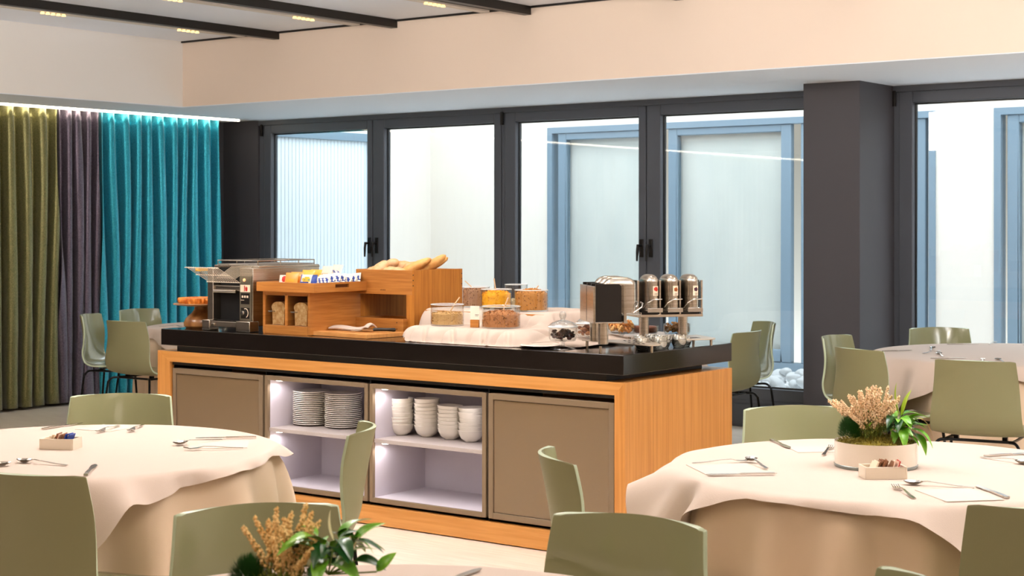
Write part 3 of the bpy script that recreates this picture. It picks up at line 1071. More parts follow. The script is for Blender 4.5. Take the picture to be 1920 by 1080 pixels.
# conveyor toaster
to = thing('conveyor_toaster', 'stainless steel conveyor toaster with black mouth, wire feed rack and rack on top', 'toaster', (0, 0, TZ))
ax, bx_, ay, by_ = -6.705, -6.352, 6.085, 6.60
h = MB()
h.box(ax, ax + 0.045, ay, by_, 0.03, 0.345)
h.box(bx_ - 0.105, bx_, ay + 0.004, by_, 0.03, 0.345)
h.box(ax, bx_, ay + 0.05, by_, 0.345, 0.357)
h.box(ax + 0.045, bx_ - 0.105, by_ - 0.02, by_, 0.03, 0.345)
h.box(ax + 0.045, bx_ - 0.105, ay + 0.0, by_, 0.03, 0.045)
h.box(ax + 0.045, bx_ - 0.105, ay + 0.01, ay + 0.14, 0.218, 0.246)
h.build('housing', BRUSH, to, bevel=0.003)
MB().box(ax + 0.0455, bx_ - 0.1055, ay + 0.055, by_ - 0.021, 0.046, 0.344).build('cavity', DARK, to, smooth=0)
MB().box(ax + 0.05, bx_ - 0.11, ay + 0.02, ay + 0.06, 0.050, 0.056).build('crumb_tray', BLKP, to)
hd = MB()
hd.tube([(ax + 0.06, ay - 0.004, 0.215), (bx_ - 0.12, ay - 0.004, 0.215)], 0.010, 12)
hd.build('front_roller', STEEL, to)
dr = MB()
dr.box(ax + 0.03, bx_ - 0.07, ay - 0.022, ay - 0.002, 0.022, 0.052)
dr.box(ax + 0.06, ax + 0.085, ay - 0.03, ay - 0.02, 0.026, 0.042)
dr.build('lower_tray_front', BRUSH, to, bevel=0.002)
for x0 in (ax - 0.014, bx_ - 0.10):
    for y0 in (ay - 0.028, by_ - 0.07):
        MB().box(x0, x0 + (0.06 if x0 < -6.6 else 0.107), y0, y0 + 0.07, 0.0, 0.058).build('foot', BRUSH, to, bevel=0.004)
cp = MB().box(bx_ - 0.097, bx_ - 0.008, ay - 0.001, ay + 0.003, 0.062, 0.300).build('control_panel', mat('dull_steel_panel', '8f8674', 0.35, metal=0.8), to, bevel=0.001)
MB().box(bx_ - 0.090, bx_ - 0.016, ay - 0.003, ay - 0.001, 0.215, 0.254).build('warning_sticker', CREAMP, cp, smooth=0)
s = MB()
s.box(bx_ - 0.060, bx_ - 0.055, ay - 0.0042, ay - 0.003, 0.219, 0.250)
s.ball((bx_ - 0.043, ay - 0.0030, 0.228), 0.009, 12, 8, sq=(1, .12, 1))
for q in range(4):
    s.box(bx_ - 0.051 + q * 0.0045, bx_ - 0.0480 + q * 0.0045, ay - 0.0040, ay - 0.003, 0.232, 0.246 - abs(q - 1.5) * .003)
s.build('hand_symbol', REDP, cp, smooth=0)
s = MB()
s.box(bx_ - 0.085, bx_ - 0.022, ay - 0.003, ay - 0.001, 0.150, 0.208)
s.box(bx_ - 0.085, bx_ - 0.022, ay - 0.003, ay - 0.001, 0.072, 0.130)
s.build('black_label', BLKP, cp, smooth=0)
s = MB()
for q in range(3):
    s.box(bx_ - 0.078 + q * .019, bx_ - 0.066 + q * .019, ay - 0.0042, ay - 0.003, 0.184, 0.196)
s.box(bx_ - 0.086, bx_ - 0.060, ay - 0.0042, ay - 0.003, 0.170, 0.173)
s.build('label_print', CREAMP, cp, smooth=0)
k_ = MB()
k_.lathe([(0.013, 0), (0.013, 0.012), (0.011, 0.016), (0, 0.016)], 20, T(bx_ - 0.064, ay - 0.003, 0.102, rx=R_(90)))
k_.build('knob', STEEL, cp)
k_ = MB()
k_.tube([(bx_ - 0.050 + 0.021 * math.cos(a), ay - 0.0035, 0.102 + 0.024 * math.sin(a)) for a in [R_(-70 + i * 14) for i in range(14)]], 0.0022, 6)
k_.build('dial_scale', CREAMP, cp)
MB().lathe([(0.009, 0), (0.008, 0.004), (0, 0.005)], 16, T(bx_ - 0.06, ay - 0.001, 0.280, rx=R_(90))).build('indicator_lamp', mat('amber_lens', 'f4b890', 0.2, emit='ff9a58', estr=0.8), cp)
fr_ = MB()
top_y, bot_y = ay - 0.17, ay - 0.012
for i in range(14):
    x = ax + 0.02 + i * 0.0185
    fr_.tube([(x, top_y, 0.350), (x, bot_y, 0.268)], 0.0018, 5)
for q in (0, 0.5, 1.0):
    yy, zz = top_y + (bot_y - top_y) * q, 0.350 - 0.082 * q
    fr_.tube([(ax + 0.008, yy, zz - .003), (ax + 0.272, yy, zz - .003)], 0.0026, 6)
for i in range(13):
    x = ax + 0.045 + i * 0.0125
    fr_.tube([(x + .12, ay + 0.03, 0.352), (x + .03, ay - 0.005, 0.285)], 0.0017, 5)
fr_.build('feed_rack', mat('bright_wire', 'e6dccb', .35, metal=.6), to)
MB().box(ax + 0.052, ax + 0.082, top_y + 0.035, top_y + 0.10, 0.327, 0.343).build('yellow_tag', YEL, to, rot=(0, 0, 0))
tr_ = MB()
for z, r in ((0.362, .003), (0.383, .0035)):
    tr_.tube([(ax + 0.03, ay + 0.05, z), (bx_ - 0.01, ay + 0.05, z), (bx_ - 0.01, by_ - 0.03, z), (ax + 0.03, by_ - 0.03, z), (ax + 0.03, ay + 0.05, z)], r, 6)
for (x, y) in ((ax + .03, ay + .05), (bx_ - .01, ay + .05), (bx_ - .01, by_ - .03), (ax + .03, by_ - .03), (bx_ - .01, ay + .22), (bx_ - .01, ay + .36), (ax + .03, ay + .25), (ax + .18, ay + .05)):
    tr_.tube([(x, y, .357), (x, y, .384)], .0025, 6)
for i in range(9):
    tr_.tube([(ax + 0.03 + i * .038, ay + .05, .362), (ax + 0.03 + i * .038, by_ - .03, .362)], .0018, 5)
tr_.build('warming_rack', STEEL, to)

# bread bin with two acrylic doors and tray on top
bb = thing('bread_bin', 'bamboo bread bin with two clear doors showing bread', 'bread bin', (0, 0, TZ))
a, b, c, d = -6.272, -5.925, 6.085, 6.475
g = MB()
g.box(a, a + 0.016, c, d, 0, 0.215)
g.box(b - 0.016, b, c, d, 0, 0.215)
g.box(a, b, c, d, 0.215, 0.224)
g.box(a + .016, b - .016, d - 0.012, d, 0, 0.215)
g.box(a + .016, b - .016, c + .006, d - .012, 0, 0.045)
g.box(a + 0.016, b - 0.016, c, c + 0.006, 0, 0.045)
g.box((a + b) / 2 - .009, (a + b) / 2 + .009, c, d - .012, 0.045, 0.215)
g.box(a + .016, b - .016, c, c + .012, 0.204, 0.215)
g.build('case', BAMH, bb, bevel=0.0015)
for i, (x0, x1) in enumerate(((a + .017, (a + b) / 2 - .010), ((a + b) / 2 + .010, b - .017))):
    dd = MB().box(x0 + .002, x1 - .002, c + .004, c + .008, 0.047, 0.202).build('door', ACRYL, bb, smooth=0)
    hh = MB()
    hh.tube([(x0 + .042, c + .003, .118), (x0 + .042, c - .014, .119), (x0 + .070, c - .016, .119), (x0 + .070, c + .003, .118)], .0038, 8)
    hh.build('handle', STEEL, dd)
    BRC = mat('wholegrain_crumb', 'efc894', 0.8, vary='cc9a5c', vscale=(60, 60, 60), bump=0.3, bscale=120)
    CRS = mat('bread_crust', 'b87434', 0.6)
    pts = []
    xm = (x0 + x1) / 2 + .006
    for q in range(13):
        aa = PI * q / 12
        pts.append((xm + .052 * math.cos(aa), 0.115 + .036 * math.sin(aa) if 0 < q < 12 else .112))
    pts += [(xm - .046, .098), (xm - .043, .0), (xm, .004), (xm + .043, .0), (xm + .046, .098)]
    pts = [(p[0], p[1] * 0.82) for p in pts]
    n = len(pts)
    lf = thing('bread_loaf', 'sliced wholegrain bread behind the %s door of the bread bin' % ('left' if i == 0 else 'right'), 'bread', (0, 0, TZ + .0455), group='bread in the bin')
    m_ = MB()
    m_.cur = 0
    m_.add([(p[0], c + .022, p[1]) for p in pts] + [(p[0], c + .034, p[1]) for p in pts],
           [tuple(range(n)), tuple(range(n, 2 * n))[::-1]])
    m_.cur = 1
    m_.add([(p[0], c + .022, p[1]) for p in pts] + [(p[0], c + .034, p[1]) for p in pts], [(k, (k + 1) % n, n + (k + 1) % n, n + k) for k in range(n)])
    m0 = m_.mesh('slice', [BRC, CRS], 0)
    for q in range(3):
        so_ = bpy.data.objects.new('slice', m0)
        col.objects.link(so_)
        so_.parent = lf
        so_.location = (random.uniform(-.002, .002), q * .0135, 0)
ty = thing('bamboo_tray', 'bamboo tray with hand slots on top of the bread bin, full of crispbread packets', 'tray', (0, 0, TZ + .2245))
ta, tb, tc_, td = -6.290, -5.865, 6.055, 6.49
g = MB()
g.box(ta, tb, tc_, tc_ + .012, 0, .050)
g.box(ta, tb, td - .012, td, 0, .050)
g.box(ta, ta + .012, tc_ + .012, td - .012, 0, .050)
g.box(tb - .012, tb, tc_ + .012, tc_ + .16, 0, .050)
g.box(tb - .012, tb, td - .17, td - .012, 0, .050)
g.box(tb - .012, tb, tc_ + .16, td - .17, 0, .022)
g.box(tb - .012, tb, tc_ + .16, td - .17, .040, .050)
g.build('tray_wall', BAMH, ty, bevel=0.001)
MB().box(tb - .0165, tb - .0125, tc_ + .15, td - .16, .012, .046).build('slot_shadow_board', mat('burnt_and_shade_brown', '6e3c14', .6), ty, smooth=0)  # dark board added behind the hand slot to stand in for its shade
MB().box(ta + .012, tb - .012, tc_ + .012, td - .012, 0, .006).build('tray_base', BAMH, ty, smooth=0)


def packet_mesh(name, w_, h_, t_, mats, painter):
    g = MB()
    nx, nz = 15, 11
    for sg in (-1, 1):
        vs, fs = [], []
        for j in range(nz):
            for i in range(nx):
                u, v = i / (nx - 1), j / (nz - 1)
                bul = (max(0, math.sin(PI * u)) ** .5) * (max(0, math.sin(PI * v)) ** .6)
                vs.append(((u - .5) * w_, sg * t_ / 2 * bul + .0004 * sg, v * h_))
        k0 = len(g.v)
        g.add(vs, [])
        for j in range(nz - 1):
            for i in range(nx - 1):
                g.cur = painter((i + .5) / (nx - 1), (j + .5) / (nz - 1))
                q = (j * nx + i, j * nx + i + 1, (j + 1) * nx + i + 1, (j + 1) * nx + i)
                g.f.append(tuple(k0 + e for e in (q if sg < 0 else q[::-1])))
                g.mi.append(g.cur)
    return g.mesh(name, mats, 180)


def crispb(u, v):
    if ((u - .42) / .26) ** 2 + ((v - .58) / .2) ** 2 < 1:
        return 2 if abs(v - .58) > .06 or int(u * 20) % 2 else 3
    if v < .3 + .12 * math.sin(u * 5) or u > .86 or u < .1:
        return 1
    return 0 if u < .7 else 1


def crispb2(u, v):
    return 1 if (.25 < v < .8 and int(u * 9 + v * 3) % 2) else 0


def plainp(u, v):
    return 1 if .3 < v < .5 and .2 < u < .8 and int(u * 14) % 2 else 0


def flagp(u, v):
    return 1 if ((u - .5) / .25) ** 2 + ((v - .6) / .3) ** 2 < 1 else (2 if u > .8 and v < .8 else 0)


PK = [packet_mesh('crispbread_packet', .115, .068, .016, [WHITEP, BLUEP, YEL, TEALP], crispb),
      packet_mesh('crispbread_packet', .105, .070, .016, [WHITEP, BLUEP], crispb2),
      packet_mesh('crispbread_packet', .09, .07, .012, [ORANP, YEL], plainp),
      packet_mesh('crispbread_packet', .09, .075, .012, [YELP, ORANP], plainp),
      packet_mesh('crispbread_packet', .10, .085, .014, [WHITEP, ORANP], plainp),
      packet_mesh('crispbread_packet', .08, .055, .014, [WHITEP, REDP, TEALP], flagp)]
z0 = TZ + .2315
pk = [(5, -6.215, 6.19, 5, -10, .012, 'small white packet with a red emblem at the left end of the tray'),
      (5, -6.16, 6.30, -12, -14, .016, 'small white packet with teal edge behind the red emblem packet'),
      (2, -6.10, 6.12, 3, -14, .014, 'orange packet standing at the front left of the tray'),
      (2, -6.10, 6.155, 2, -16, .017, 'second orange packet from the front left of the tray'),
      (3, -6.055, 6.20, 3, -12, .020, 'yellow packet leaning behind the orange ones'),
      (3, -6.045, 6.24, -6, -15, .022, 'rear yellow packet in the middle of the tray'),
      (4, -6.02, 6.29, -12, -20, .030, 'cream packet standing upright in the middle of the tray'),
      (4, -5.99, 6.335, -14, -22, .036, 'tall cream packet sticking up highest in the middle of the tray'),
      (0, -5.972, 6.115, 2, -16, .010, 'blue and white packet with a yellow oval at the front of the tray'),
      (1, -5.93, 6.165, 14, -30, .010, 'blue-lettered packet right behind the yellow oval one'),
      (1, -5.935, 6.205, 16, -32, .010, 'third blue-lettered packet from the tray front'),
      (1, -5.935, 6.245, 14, -34, .010, 'fourth blue-lettered packet from the tray front'),
      (1, -5.93, 6.285, 18, -33, .010, 'fifth blue-lettered packet from the tray front'),
      (1, -5.935, 6.325, 15, -35, .010, 'sixth blue-lettered packet from the tray front'),
      (1, -5.93, 6.365, 17, -33, .010, 'seventh blue-lettered packet from the tray front'),
      (1, -5.93, 6.405, 14, -34, .010, 'rearmost blue-lettered packet next to the bread crate'),
      (1, -5.985, 6.30, 30, -62, .052, 'white packet with blue lettering lying on top of the others')]
for (k, x, y, rz, rx, dz, lb) in pk:
    o = bpy.data.objects.new('crispbread_packet', PK[k])
    col.objects.link(o)
    o.location = (x, y, z0 + dz * 1.3 + .006 + (random.uniform(-.005, .008) if k == 1 else 0))
    o.rotation_euler = (R_(rx), R_(random.uniform(-9, 9)) if k == 1 else 0, R_(rz + (random.uniform(-14, 14) if k == 1 else 0)))
    tag(o, lb, 'packet', 'crispbread packets in the tray')

# bread crate on tall side panels
bc = thing('bread_crate', 'tall bamboo crate stand filled with bread rolls and baguettes', 'crate', (0, 0, TZ))
a, b, c, d = -5.944, -5.530, 6.46, 6.864
g = MB()
g.box(a, a + .014, c, d, 0, .339)
g.build('side_panel', BAMV, bc, bevel=.001)
g = MB()
g.box(b - .014, b, c, d, 0, .339)
g.build('side_panel', BAMV, bc, bevel=.001)
g = MB()
g.box(a + .014, b - .014, c + .001, c + .013, .208, .338)
g.box(a + .014, b - .014, d - .013, d - .001, .208, .338)
g.box(a + .014, b - .014, c + .013, d - .013, .262, .272)
g.build('upper_box', BAMH, bc, bevel=.001)
MB().box(b - .055, b - .014, c + .0005, c + .013, 0, .208).build('front_post', BAMV, bc, bevel=.001)
g = MB()
for z in (.313, .285, .257):
    g.lathe([(.0035, 0), (.0035, .001), (0, .001)], 10, T(b - .007 + .0005, c + .0002, z, rx=R_(90)))
    g.lathe([(.0035, 0), (.0035, .001), (0, .001)], 10, T(b + .0002, d - .007, z, ry=R_(90)))
g.build('dowel', BLKP, bc)
g = MB()
for q in range(8):
    g.box(a + .175 + q * .005, a + .1785 + q * .005, c + .0002, c + .0012, .228, .232 + (q % 3) * .0012)
g.build('burnt_mark', mat('burnt_and_shade_brown', '6e3c14', .6), bc, smooth=0)
lb_ = thing('bamboo_box', 'low open bamboo box standing under the bread crate, behind the cutting board', 'box', (-5.745, 6.53, TZ + .0), R_(-2))
g = MB()
frame(g, -.175, .165, 0, .085, .0, 0, 0) if False else None
g.box(-.178, .172, -.10, -.088, 0, .082)
g.box(-.178, .172, .12, .132, 0, .082)
g.box(-.178, -.166, -.088, .12, 0, .082)
g.box(.160, .172, -.088, .12, 0, .082)
g.build('box_wall', BAMH, lb_, bevel=.001)
MB().box(-.166, .160, -.088, .12, 0, .008).build('box_base', BAMH, lb_, smooth=0)
g = MB()
for z in (.062, .028):
    g.lathe([(.003, 0), (.003, .001), (0, .001)], 10, T(.128, -.1001, z, rx=R_(90)))
g.build('dowel', BLKP, lb_)
CRUST = mat('pale_roll_crust', 'e0a468', 0.6, vary='f2cda0', vscale=(14, 14, 14), bump=0.25, bscale=50)
CRUSTB = mat('baguette_crust', 'd88c3c', 0.5, vary='eab870', vscale=(16, 16, 16), bump=0.25, bscale=60)


def loaf(name, L, r, m, seed, taper=.35, cuts=3):
    g = MB()

    def fn(u, v):
        a = u * 2 * PI
        t = v * 2 - 1
        rr = r * (max(0.0, 1 - abs(t) ** (2.2 + taper)) ** .5)
        rr *= 1 + .08 * noise.noise(Vector((t * 3, math.cos(a), seed)))
        gr = 0
        if cuts and math.sin(a) > .5:
            k = (t * cuts * 1.2 + math.cos(a) * .5) % 1
            gr = -.12 * r * math.exp(-((k - .5) / .12) ** 2) * (1 - t * t)
        return (t * L / 2, (rr + gr) * math.cos(a), (rr + gr) * math.sin(a) * .82)
    g.grid(fn, 22, 26, closeu=True)
    return g.mesh(name, m, 180)


RL = [loaf('bread_roll', .115, .036, CRUST, k, .2, 1) for k in range(3)]
BG = [loaf('baguette', .26, .032, CRUSTB, 5 + k, .1, 4) for k in range(2)]
zt = TZ + .339
rolls = [(-5.885, 6.555, -.012, 20, 'pale bread roll at the left front corner of the crate'), (-5.83, 6.525, .004, 55, 'floury roll tilted upright at the front left of the crate'),
         (-5.765, 6.545, -.014, 10, 'low pale roll in the front middle of the crate'), (-5.70, 6.53, -.016, -15, 'floury roll right of the front middle of the crate'),
         (-5.86, 6.66, .024, -25, 'dark-baked roll lying highest at the left of the crate'), (-5.80, 6.70, .012, 40, 'roll behind the highest roll in the crate'),
         (-5.725, 6.68, .010, 15, 'knotted roll in the middle of the crate, behind the front rolls'), (-5.68, 6.63, -.012, 0, 'pale roll left of the baguettes'),
         (-5.87, 6.78, -.010, 60, 'roll at the back left corner of the crate'), (-5.74, 6.79, -.010, 5, 'roll at the back middle of the crate')]
for k, (x, y, dz, rz, lb) in enumerate(rolls):
    o = bpy.data.objects.new('bread_roll', RL[k % 3])
    col.objects.link(o)
    o.location = (x, y, zt + dz)
    o.rotation_euler = (0, R_([-8, -38, 0, 6, -12, 8, 0, 0, 5, 0][k]), R_(rz))
    tag(o, lb, 'bread roll', 'bread rolls in the crate')
for k, (x, y, z, ry, rz, lb) in enumerate([(-5.665, 6.585, .000, -27, 28, 'front baguette leaning up to the right in the crate'),
                                           (-5.615, 6.66, .006, -33, 26, 'right-hand baguette leaning up in the crate'),
                                           (-5.67, 6.73, .004, -26, 40, 'rear baguette half hidden behind the other two')]):
    o = bpy.data.objects.new('baguette', BG[k % 2])
    col.objects.link(o)
    o.location = (x, y, zt + z)
    o.rotation_euler = (0, R_(ry), R_(rz))
    tag(o, lb, 'baguette', 'baguettes in the crate')

# cutting board, napkin, knife
cb = thing('cutting_board', 'pale bamboo cutting board at the front edge of the black worktop', 'cutting board', (-5.73, 6.235, TZ), R_(-5))
MB().box(-.21, .225, -.14, .13, 0, .022).build('board', BOARD, cb, bevel=.002)
cn = MB()


def napf(u, v):
    x = -.15 + u * .27
    w_ = .045 + .03 * (1 - u)
    y = -.055 + .02 * u + v * w_ * 1.5
    z = .010 + .012 * math.sin(PI * v) + .010 * math.sin(u * 7 + v * 2) * u + .012 * math.exp(-((u - .92) / .08) ** 2)
    return (x, y, max(z, .004))


cn.grid(napf, 30, 14)
o = cn.build('cloth_napkin', CLOTH, loc=(-5.76, 6.26, TZ + .022), rot=(0, 0, R_(-2)), smooth=180)
sm = o.modifiers.new('thick', 'SOLIDIFY')
sm.thickness = .007
sm.offset = 0
tag(o, 'folded white cloth napkin lying on the cutting board', 'napkin')
kn = thing('bread_knife', 'bread knife with black handle sticking out from the napkin', 'knife', (-5.60, 6.235, TZ + .036), R_(38))
MB().tube([(-.012, 0, 0), (.02, 0, .001), (.06, 0, 0), (.098, 0, -.001), (.104, 0, -.002)], [.0085, .0095, .009, .0105, .007], 10).build('handle', BLKP, kn)
g = MB()
strip(g, [(-.20, 0, 0), (-.19, 0, 0), (-.01, 0, 0)], [.004, .012, .012], .0008)
g.build('blade', STEEL, kn)

# cloth-draped riser
rs = thing('riser', 'two-step display riser completely hidden under the draped cloth', 'riser', (0, 0, TZ))
MB().box(-5.24, -4.62, 6.14, 6.42, 0, .066).build('low_step', BAMH, rs, bevel=.001)
MB().box(-5.42, -4.66, 6.42, 6.86, 0, .136).build('high_step', BAMH, rs, bevel=.001)


def sd_box(x, y, x0, x1, y0, y1, r):
    qx = abs(x - (x0 + x1) / 2) - (x1 - x0) / 2 + r
    qy = abs(y - (y0 + y1) / 2) - (y1 - y0) / 2 + r
    return math.hypot(max(qx, 0), max(qy, 0)) + min(max(qx, qy), 0) - r


def tier(d, h, w_):
    """height of the drape at distance d outside the step: a soft rounded shoulder down to the worktop"""
    if d <= -.02:
        return h
    q = (d + .02) / (w_ + .02)
    return h * math.sqrt(max(0.0, 1 - q ** 2.2)) if q < 1 else 0.0


gx, gy = 230, 200
xa, xb, ya, yb = -5.60, -4.30, 6.005, 6.94


def clf(u, v):
    x, y = xa + u * (xb - xa), ya + v * (yb - ya)
    nz = noise.noise(Vector((x * 5, y * 5, 0))) * .5 + noise.noise(Vector((x * 13, y * 13, 3))) * .3
    ang = x * 1.0 - y * .25
    rip = abs(math.sin(ang * 26 + 2.5 * noise.noise(Vector((x * 4, y * 3, 9)))))
    d1 = sd_box(x, y, -5.265, -4.60, 6.115, 6.46, .05)
    d2 = sd_box(x, y, -5.44, -4.63, 6.43, 6.88, .04)
    w1 = .052 + .030 * nz
    w2 = .050 + .03 * nz
    # deep creases running up the drape
    cr = 0
    for (cx_, sl, wd) in ((-5.23, .6, .012), (-5.135, -.5, .010), (-5.04, .9, .016), (-4.955, -.7, .012), (-4.86, .3, .009), (-4.765, -.4, .012), (-4.70, .5, .010), (-4.62, -.6, .014)):
        q = (x - cx_ - sl * (y - 6.08)) / wd
        cr += 1.3 * math.exp(-q * q)
    for cy_ in (6.17, 6.25, 6.34, 6.55, 6.68):
        q = (y - cy_ - .3 * (x + 5.3)) / .014
        cr += math.exp(-q * q) * (1 if x < -5.2 or x > -4.62 else 0)
    h1 = tier(d1, .0745, w1 - .020 * min(1, cr))
    h2 = tier(d2, .1445, w2 - .016 * min(1, cr))
    # long sweep of cloth down to the right
    hr = .11 * math.exp(-max(0, (x + 4.66)) / .16) * (1 if x > -4.68 else 0) * max(0, 1 - ((y - 6.55) / .42) ** 2) if x > -4.68 else 0
    z = max(h1, h2, hr)
    edge = min(1, max(0, (-min(d1, d2)) / .02 + 1))
    if min(d1, d2) > -.012:
        z += .010 * nz - .018 * min(1, cr) * min(1, max(0, min(d1, d2) + .012) / .03) * (z > .012)
    z = max(z, 0.001)
    return (x, y, z, min(d1, d2, (0.02 if hr > .012 else 1)))


g = MB()
keep = {}
vs = []
for j in range(gy):
    for i in range(gx):
        p = clf(i / (gx - 1), j / (gy - 1))
        if p[2] > .0045 or p[3] < .06:
            keep[(i, j)] = len(vs)
            vs.append(p[:3])
fs = []
for j in range(gy - 1):
    for i in range(gx - 1):
        q = [(i, j), (i + 1, j), (i + 1, j + 1), (i, j + 1)]
        if all(k in keep for k in q):
            fs.append(tuple(keep[k] for k in q))
g.add(vs, fs)
o = g.build('riser_cloth', CLOTH, loc=(0, 0, TZ + .0008), smooth=180)
bm = bmesh.new()
bm.from_mesh(o.data)
left, best = set(bm.verts), []
while left:
    st_ = [left.pop()]
    isl = []
    while st_:
        v_ = st_.pop()
        isl.append(v_)
        for e_ in v_.link_edges:
            w_ = e_.other_vert(v_)
            if w_ in left:
                left.discard(w_)
                st_.append(w_)
    best.append(isl)
best.sort(key=len)
bmesh.ops.delete(bm, geom=[v_ for isl in best[:-1] for v_ in isl], context='VERTS')
bm.to_mesh(o.data)
bm.free()
sm = o.modifiers.new('s', 'SMOOTH')
sm.iterations = 3
tag(o, 'crumpled cream cloth draped over the steps under the cereal bowls', 'cloth')

# glass cereal bowls


def cereal(kind, r, h, m, seed, heap):
    g = MB()

    def fn(u, v):
        a = u * 2 * PI
        if v < .35:
            q = v / .35
            return (r * math.cos(a), r * math.sin(a), q * h)
        q = (v - .35) / .65
        rr = r * (1 - q)
        z = h + heap * (1 - (1 - q) ** 2) + .004 * noise.noise(Vector((rr * math.cos(a) * 60, rr * math.sin(a) * 60, seed)))
        return (max(rr, 1e-5) * math.cos(a), max(rr, 1e-5) * math.sin(a), z)
    g.grid(fn, 30, 16, closeu=True)
    rnd = random.Random(seed)
    for k in range(520):
        a = rnd.uniform(0, 2 * PI)
        if k < 250:
            q = math.sqrt(rnd.random())
            p = (r * .97 * q * math.cos(a), r * .97 * q * math.sin(a), h + heap * (1 - q * q) + rnd.uniform(-.002, .004))
        else:
            p = (r * math.cos(a), r * math.sin(a), rnd.uniform(.003, h))
        s_ = rnd.uniform(.003, .0055) * (1.25 if kind == 'flakes' else 1)
        M = T(*p, rz=rnd.uniform(0, 6.3), rx=rnd.uniform(-1.4, 1.4), ry=rnd.uniform(-1.4, 1.4))
        th = .3 if kind in ('flakes', 'oats') else .8
        g.cur = rnd.choice((0, 0, 1))
        g.add([(-s_, 0, 0), (0, -s_ * .7, 0), (s_, 0, 0), (0, s_ * .7, 0), (0, 0, s_ * th), (0, 0, -s_ * th)],
              [(0, 1, 4), (1, 2, 4), (2, 3, 4), (3, 0, 4), (1, 0, 5), (2, 1, 5), (3, 2, 5), (0, 3, 5)], M)
    return g, m


def gbowl(x, y, z, r, h, label, kind, cA, cB, fill, heap, seed, spoon=None):
    t = thing('glass_bowl', label, 'bowl', (x, y, z), group='cylindrical glass cereal bowls')
    th = .003
    MB().lathe([(0, 0), (r, 0), (r, h), (r - th, h), (r - th, .006), (0, .006)], 48).build('glass', BOWLG, t, smooth=50)
    MB().tube([(r * math.cos(q * PI / 12), r * math.sin(q * PI / 12), h) for q in range(25)], .0022, 6).build('rim', mat('rim_glass', 'e8eef0', .05, spec=.9), t)
    g, m = cereal(kind, r - th - .003, fill, (mat('cereal%da' % seed, cA, .7), mat('cereal%db' % seed, cB, .7)), seed, heap)
    c = g.build('cereal', list(m), t, loc=(0, 0, .0065), smooth=50)
    c['kind'] = 'stuff'
    if spoon:
        dx, dy, L = spoon
        s_ = thing('wooden_spoon', 'wooden spoon stuck in the ' + label.split(' of ')[-1].split(',')[0], 'spoon', (x, y, z + fill), group='spoons in the cereal bowls')
        MB().tube([(0, 0, -.01), (dx * .5, dy * .5, L * .5), (dx, dy, L)], [.005, .003, .0035], 8).build('spoon_handle', mat('spoon_wood', 'd6b48c', .5), s_)


gbowl(-5.12, 6.235, TZ + .0765, .083, .105, 'glass bowl of pale oat muesli, front left on the cloth', 'oats', 'cfa66c', '98703c', .055, .004, 1, (.055, .03, .085))
gbowl(-4.790, 6.245, TZ + .0765, .094, .105, 'glass bowl of brown crunchy granola, front right on the cloth', 'flakes', 'b87a48', '7c4e2a', .062, .016, 2, (.035, .012, .085))
gbowl(-5.085, 6.59, TZ + .1465, .079, .100, 'glass bowl of bright yellow corn flakes, middle of the upper step', 'flakes', 'f8b420', 'e88c10', .070, .018, 3, (-.012, -.004, .085))
gbowl(-4.805, 6.515, TZ + .1465, .084, .105, 'glass bowl of golden bran granola, right of the yellow flakes', 'seeds', 'c88840', '8a5c28', .082, .022, 4, (.035, .012, .045))
gbowl(-5.275, 6.66, TZ + .1465, .072, .105, 'glass bowl of pinkish brown puffed grain, left behind the yellow flakes', 'seeds', 'b08464', '7c543c', .085, .008, 5, (-.065, -.01, .05))
gbowl(-5.10, 6.78, TZ + .1465, .06, .118, 'tall clear glass bowl of grain behind the yellow corn flakes', 'oats', 'd8c8a8', 'b8a070', .03, .004, 6)
tgk = thing('name_card_holder', 'small white card in a wooden foot between the two front cereal bowls', 'sign', (-4.905, 6.185, TZ + .0765), R_(20))
MB().box(-.022, .022, -.008, .008, 0, .038).build('foot', BAMH, tgk, bevel=.001)
cd_ = MB().box(-.023, .023, -.001, .001, .02, .105).build('card', CARD, tgk, smooth=0)
MB().box(.002, .020, -.0018, -.001, .062, .064).box(.002, .018, -.0018, -.001, .056, .058).build('print', INK, cd_, smooth=0)


